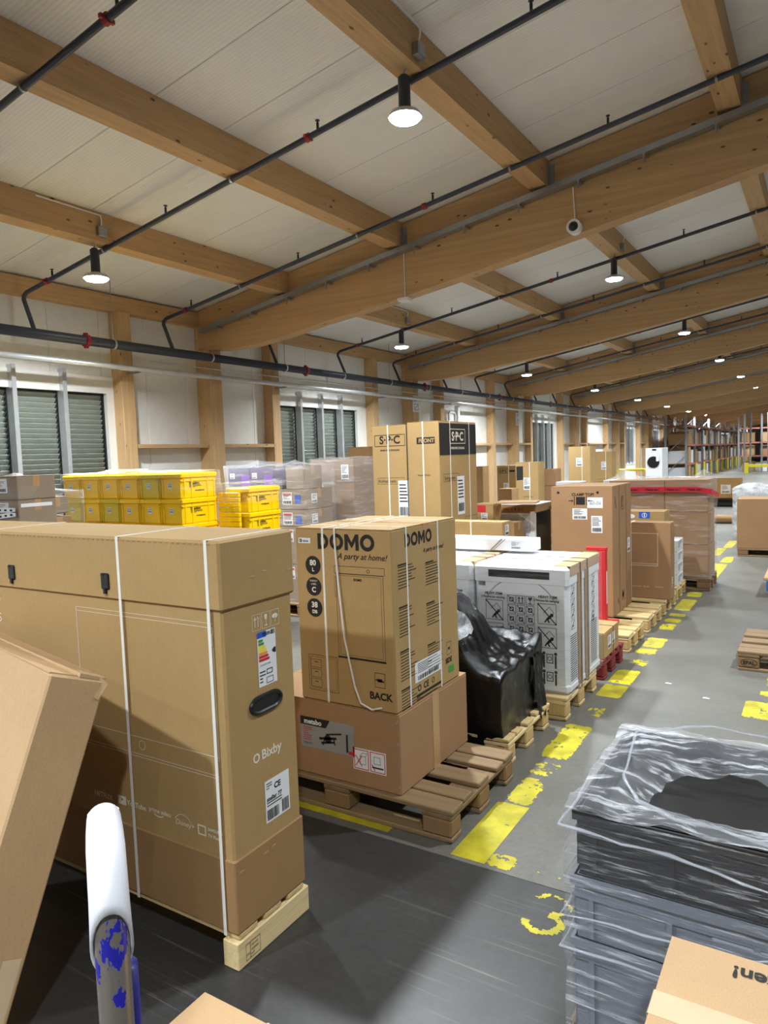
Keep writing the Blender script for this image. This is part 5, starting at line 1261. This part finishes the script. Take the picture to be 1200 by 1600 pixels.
# ================================================================ worn yellow floor marking
def marking():
    cell = .0085
    def worn(name, label, regions):
        mb = MB()
        for (x0, x1, y0, y1, dens) in regions:
            nx, ny = int((x1-x0)/cell), int((y1-y0)/cell)
            for i in range(nx):
                for j in range(ny):
                    x = x0+cell*i; y = y0+cell*j
                    ex = min(i, nx-1-i)/nx*2; ey = min(j, ny-1-j)*cell
                    n_ = .5+.5*noise.noise(Vector((x*14, y*9, 3)))+.42*noise.noise(Vector((x*50, y*36, 5)))+.2*noise.noise(Vector((x*160, y*120, 1)))
                    edge = min(1, .35+ex*2.2)*min(1, .3+ey/.06)
                    if n_*edge > (1-dens)*.85: mb.add([(x, y, .0008), (x+cell, y, .0008), (x+cell, y+cell, .0008), (x, y+cell, .0008)], [(0, 1, 2, 3)])
        o = mb.build('floor_marking', YPAINT); o['kind'] = 'stuff'; tag(o, label, 'floor marking')
    L, Rr = -1.305, -1.15
    worn('l', 'worn yellow line along the aisle beside the row of pallets', [(L, Rr, 2.53, 3.05, .95), (L+.02, Rr, 3.06, 3.35, .8), (L, Rr, 3.38, 3.6, .42), (L-.01, Rr, 3.62, 4.15, .82), (L+.02, Rr, 4.3, 4.52, .4), (L, Rr+.01, 4.72, 5.0, .9), (L, Rr+.01, 5.03, 5.38, .92), (L+.03, Rr+.02, 5.5, 5.72, .5), (L, Rr+.01, 5.85, 6.05, .8), (L+.01, Rr+.02, 6.08, 6.42, .85), (L+.01, Rr, 6.72, 7.0, .7), (L+.01, Rr, 7.05, 7.22, .85), (L+.01, Rr, 7.32, 7.46, .85), (L, Rr, 7.62, 8.2, .9), (L, Rr, 8.35, 8.65, .85), (L, Rr, 8.75, 9.1, .85), (L, Rr+.02, 9.3, 10.9, .85), (L+.04, Rr+.04, 11.0, 11.6, .8)])
    worn('f', 'yellow foot of the aisle line turning into the gangway', [(-1.149, -1.03, 2.53, 2.64, .85), (-.99, -.83, 2.54, 2.62, .45)])
    worn('s', 'straight yellow line in front of the weathered pallet', [(-2.5, -1.62, 2.555, 2.622, 1.0)])
    worn('c', 'curving yellow line beyond the film-wrapped load', [(-1.47, -1.33, 11.7, 12.6, .95), (-1.40, -1.26, 12.6, 13.6, .95)])
    worn('r', 'worn yellow patches on the floor by the right edge', [(-.42, -.20, 4.72, 5.05, .9), (-.36, -.2, 5.15, 5.3, .7), (-.34, -.15, 5.38, 5.62, .75)])
    # the painted figure 3
    mb = MB(); c_ = .006
    for i in range(30):
        for j in range(44):
            x = -.90+c_*i; y = 2.215+c_*j; k = 0
            for cx, cy, a0, a1, st in ((-.83, 2.405, -80, 165, .62), (-.832, 2.292, -170, 85, .95)):
                r = math.hypot((x-cx)*.85, y-cy); an = math.degrees(math.atan2(y-cy, (x-cx)*.85))
                if a0 < an < a1: k = max(k, st*(1-abs(r-.052)/.022))
            if k > 0 and k*(1+.9*noise.noise(Vector((x*22, y*22, 2)))+.7*noise.noise(Vector((x*90, y*70, 6)))) > .42:
                mb.add([(x, y, .0008), (x+c_, y, .0008), (x+c_, y+c_, .0008), (x, y+c_, .0008)], [(0, 1, 2, 3)])
    o = mb.build('painted_figure', YPAINT); o['kind'] = 'stuff'; tag(o, 'worn yellow painted figure 3 on the dark floor', 'floor marking')
marking()
for i, (x, y, lab) in enumerate(((-.92, 5.18, 'tiny paper scrap on the grey floor left of the aisle middle'), (-.65, 4.97, 'tiny paper scrap on the grey floor in the aisle middle'))):
    tag(MB().add([(-.02, -.006, .001), (.02, -.012, .003), (.025, .008, .002), (-.015, .012, .004)], [(0, 1, 2, 3)]).build('paper_scrap', WHITE, None, (x, y, 0)), lab, 'paper')
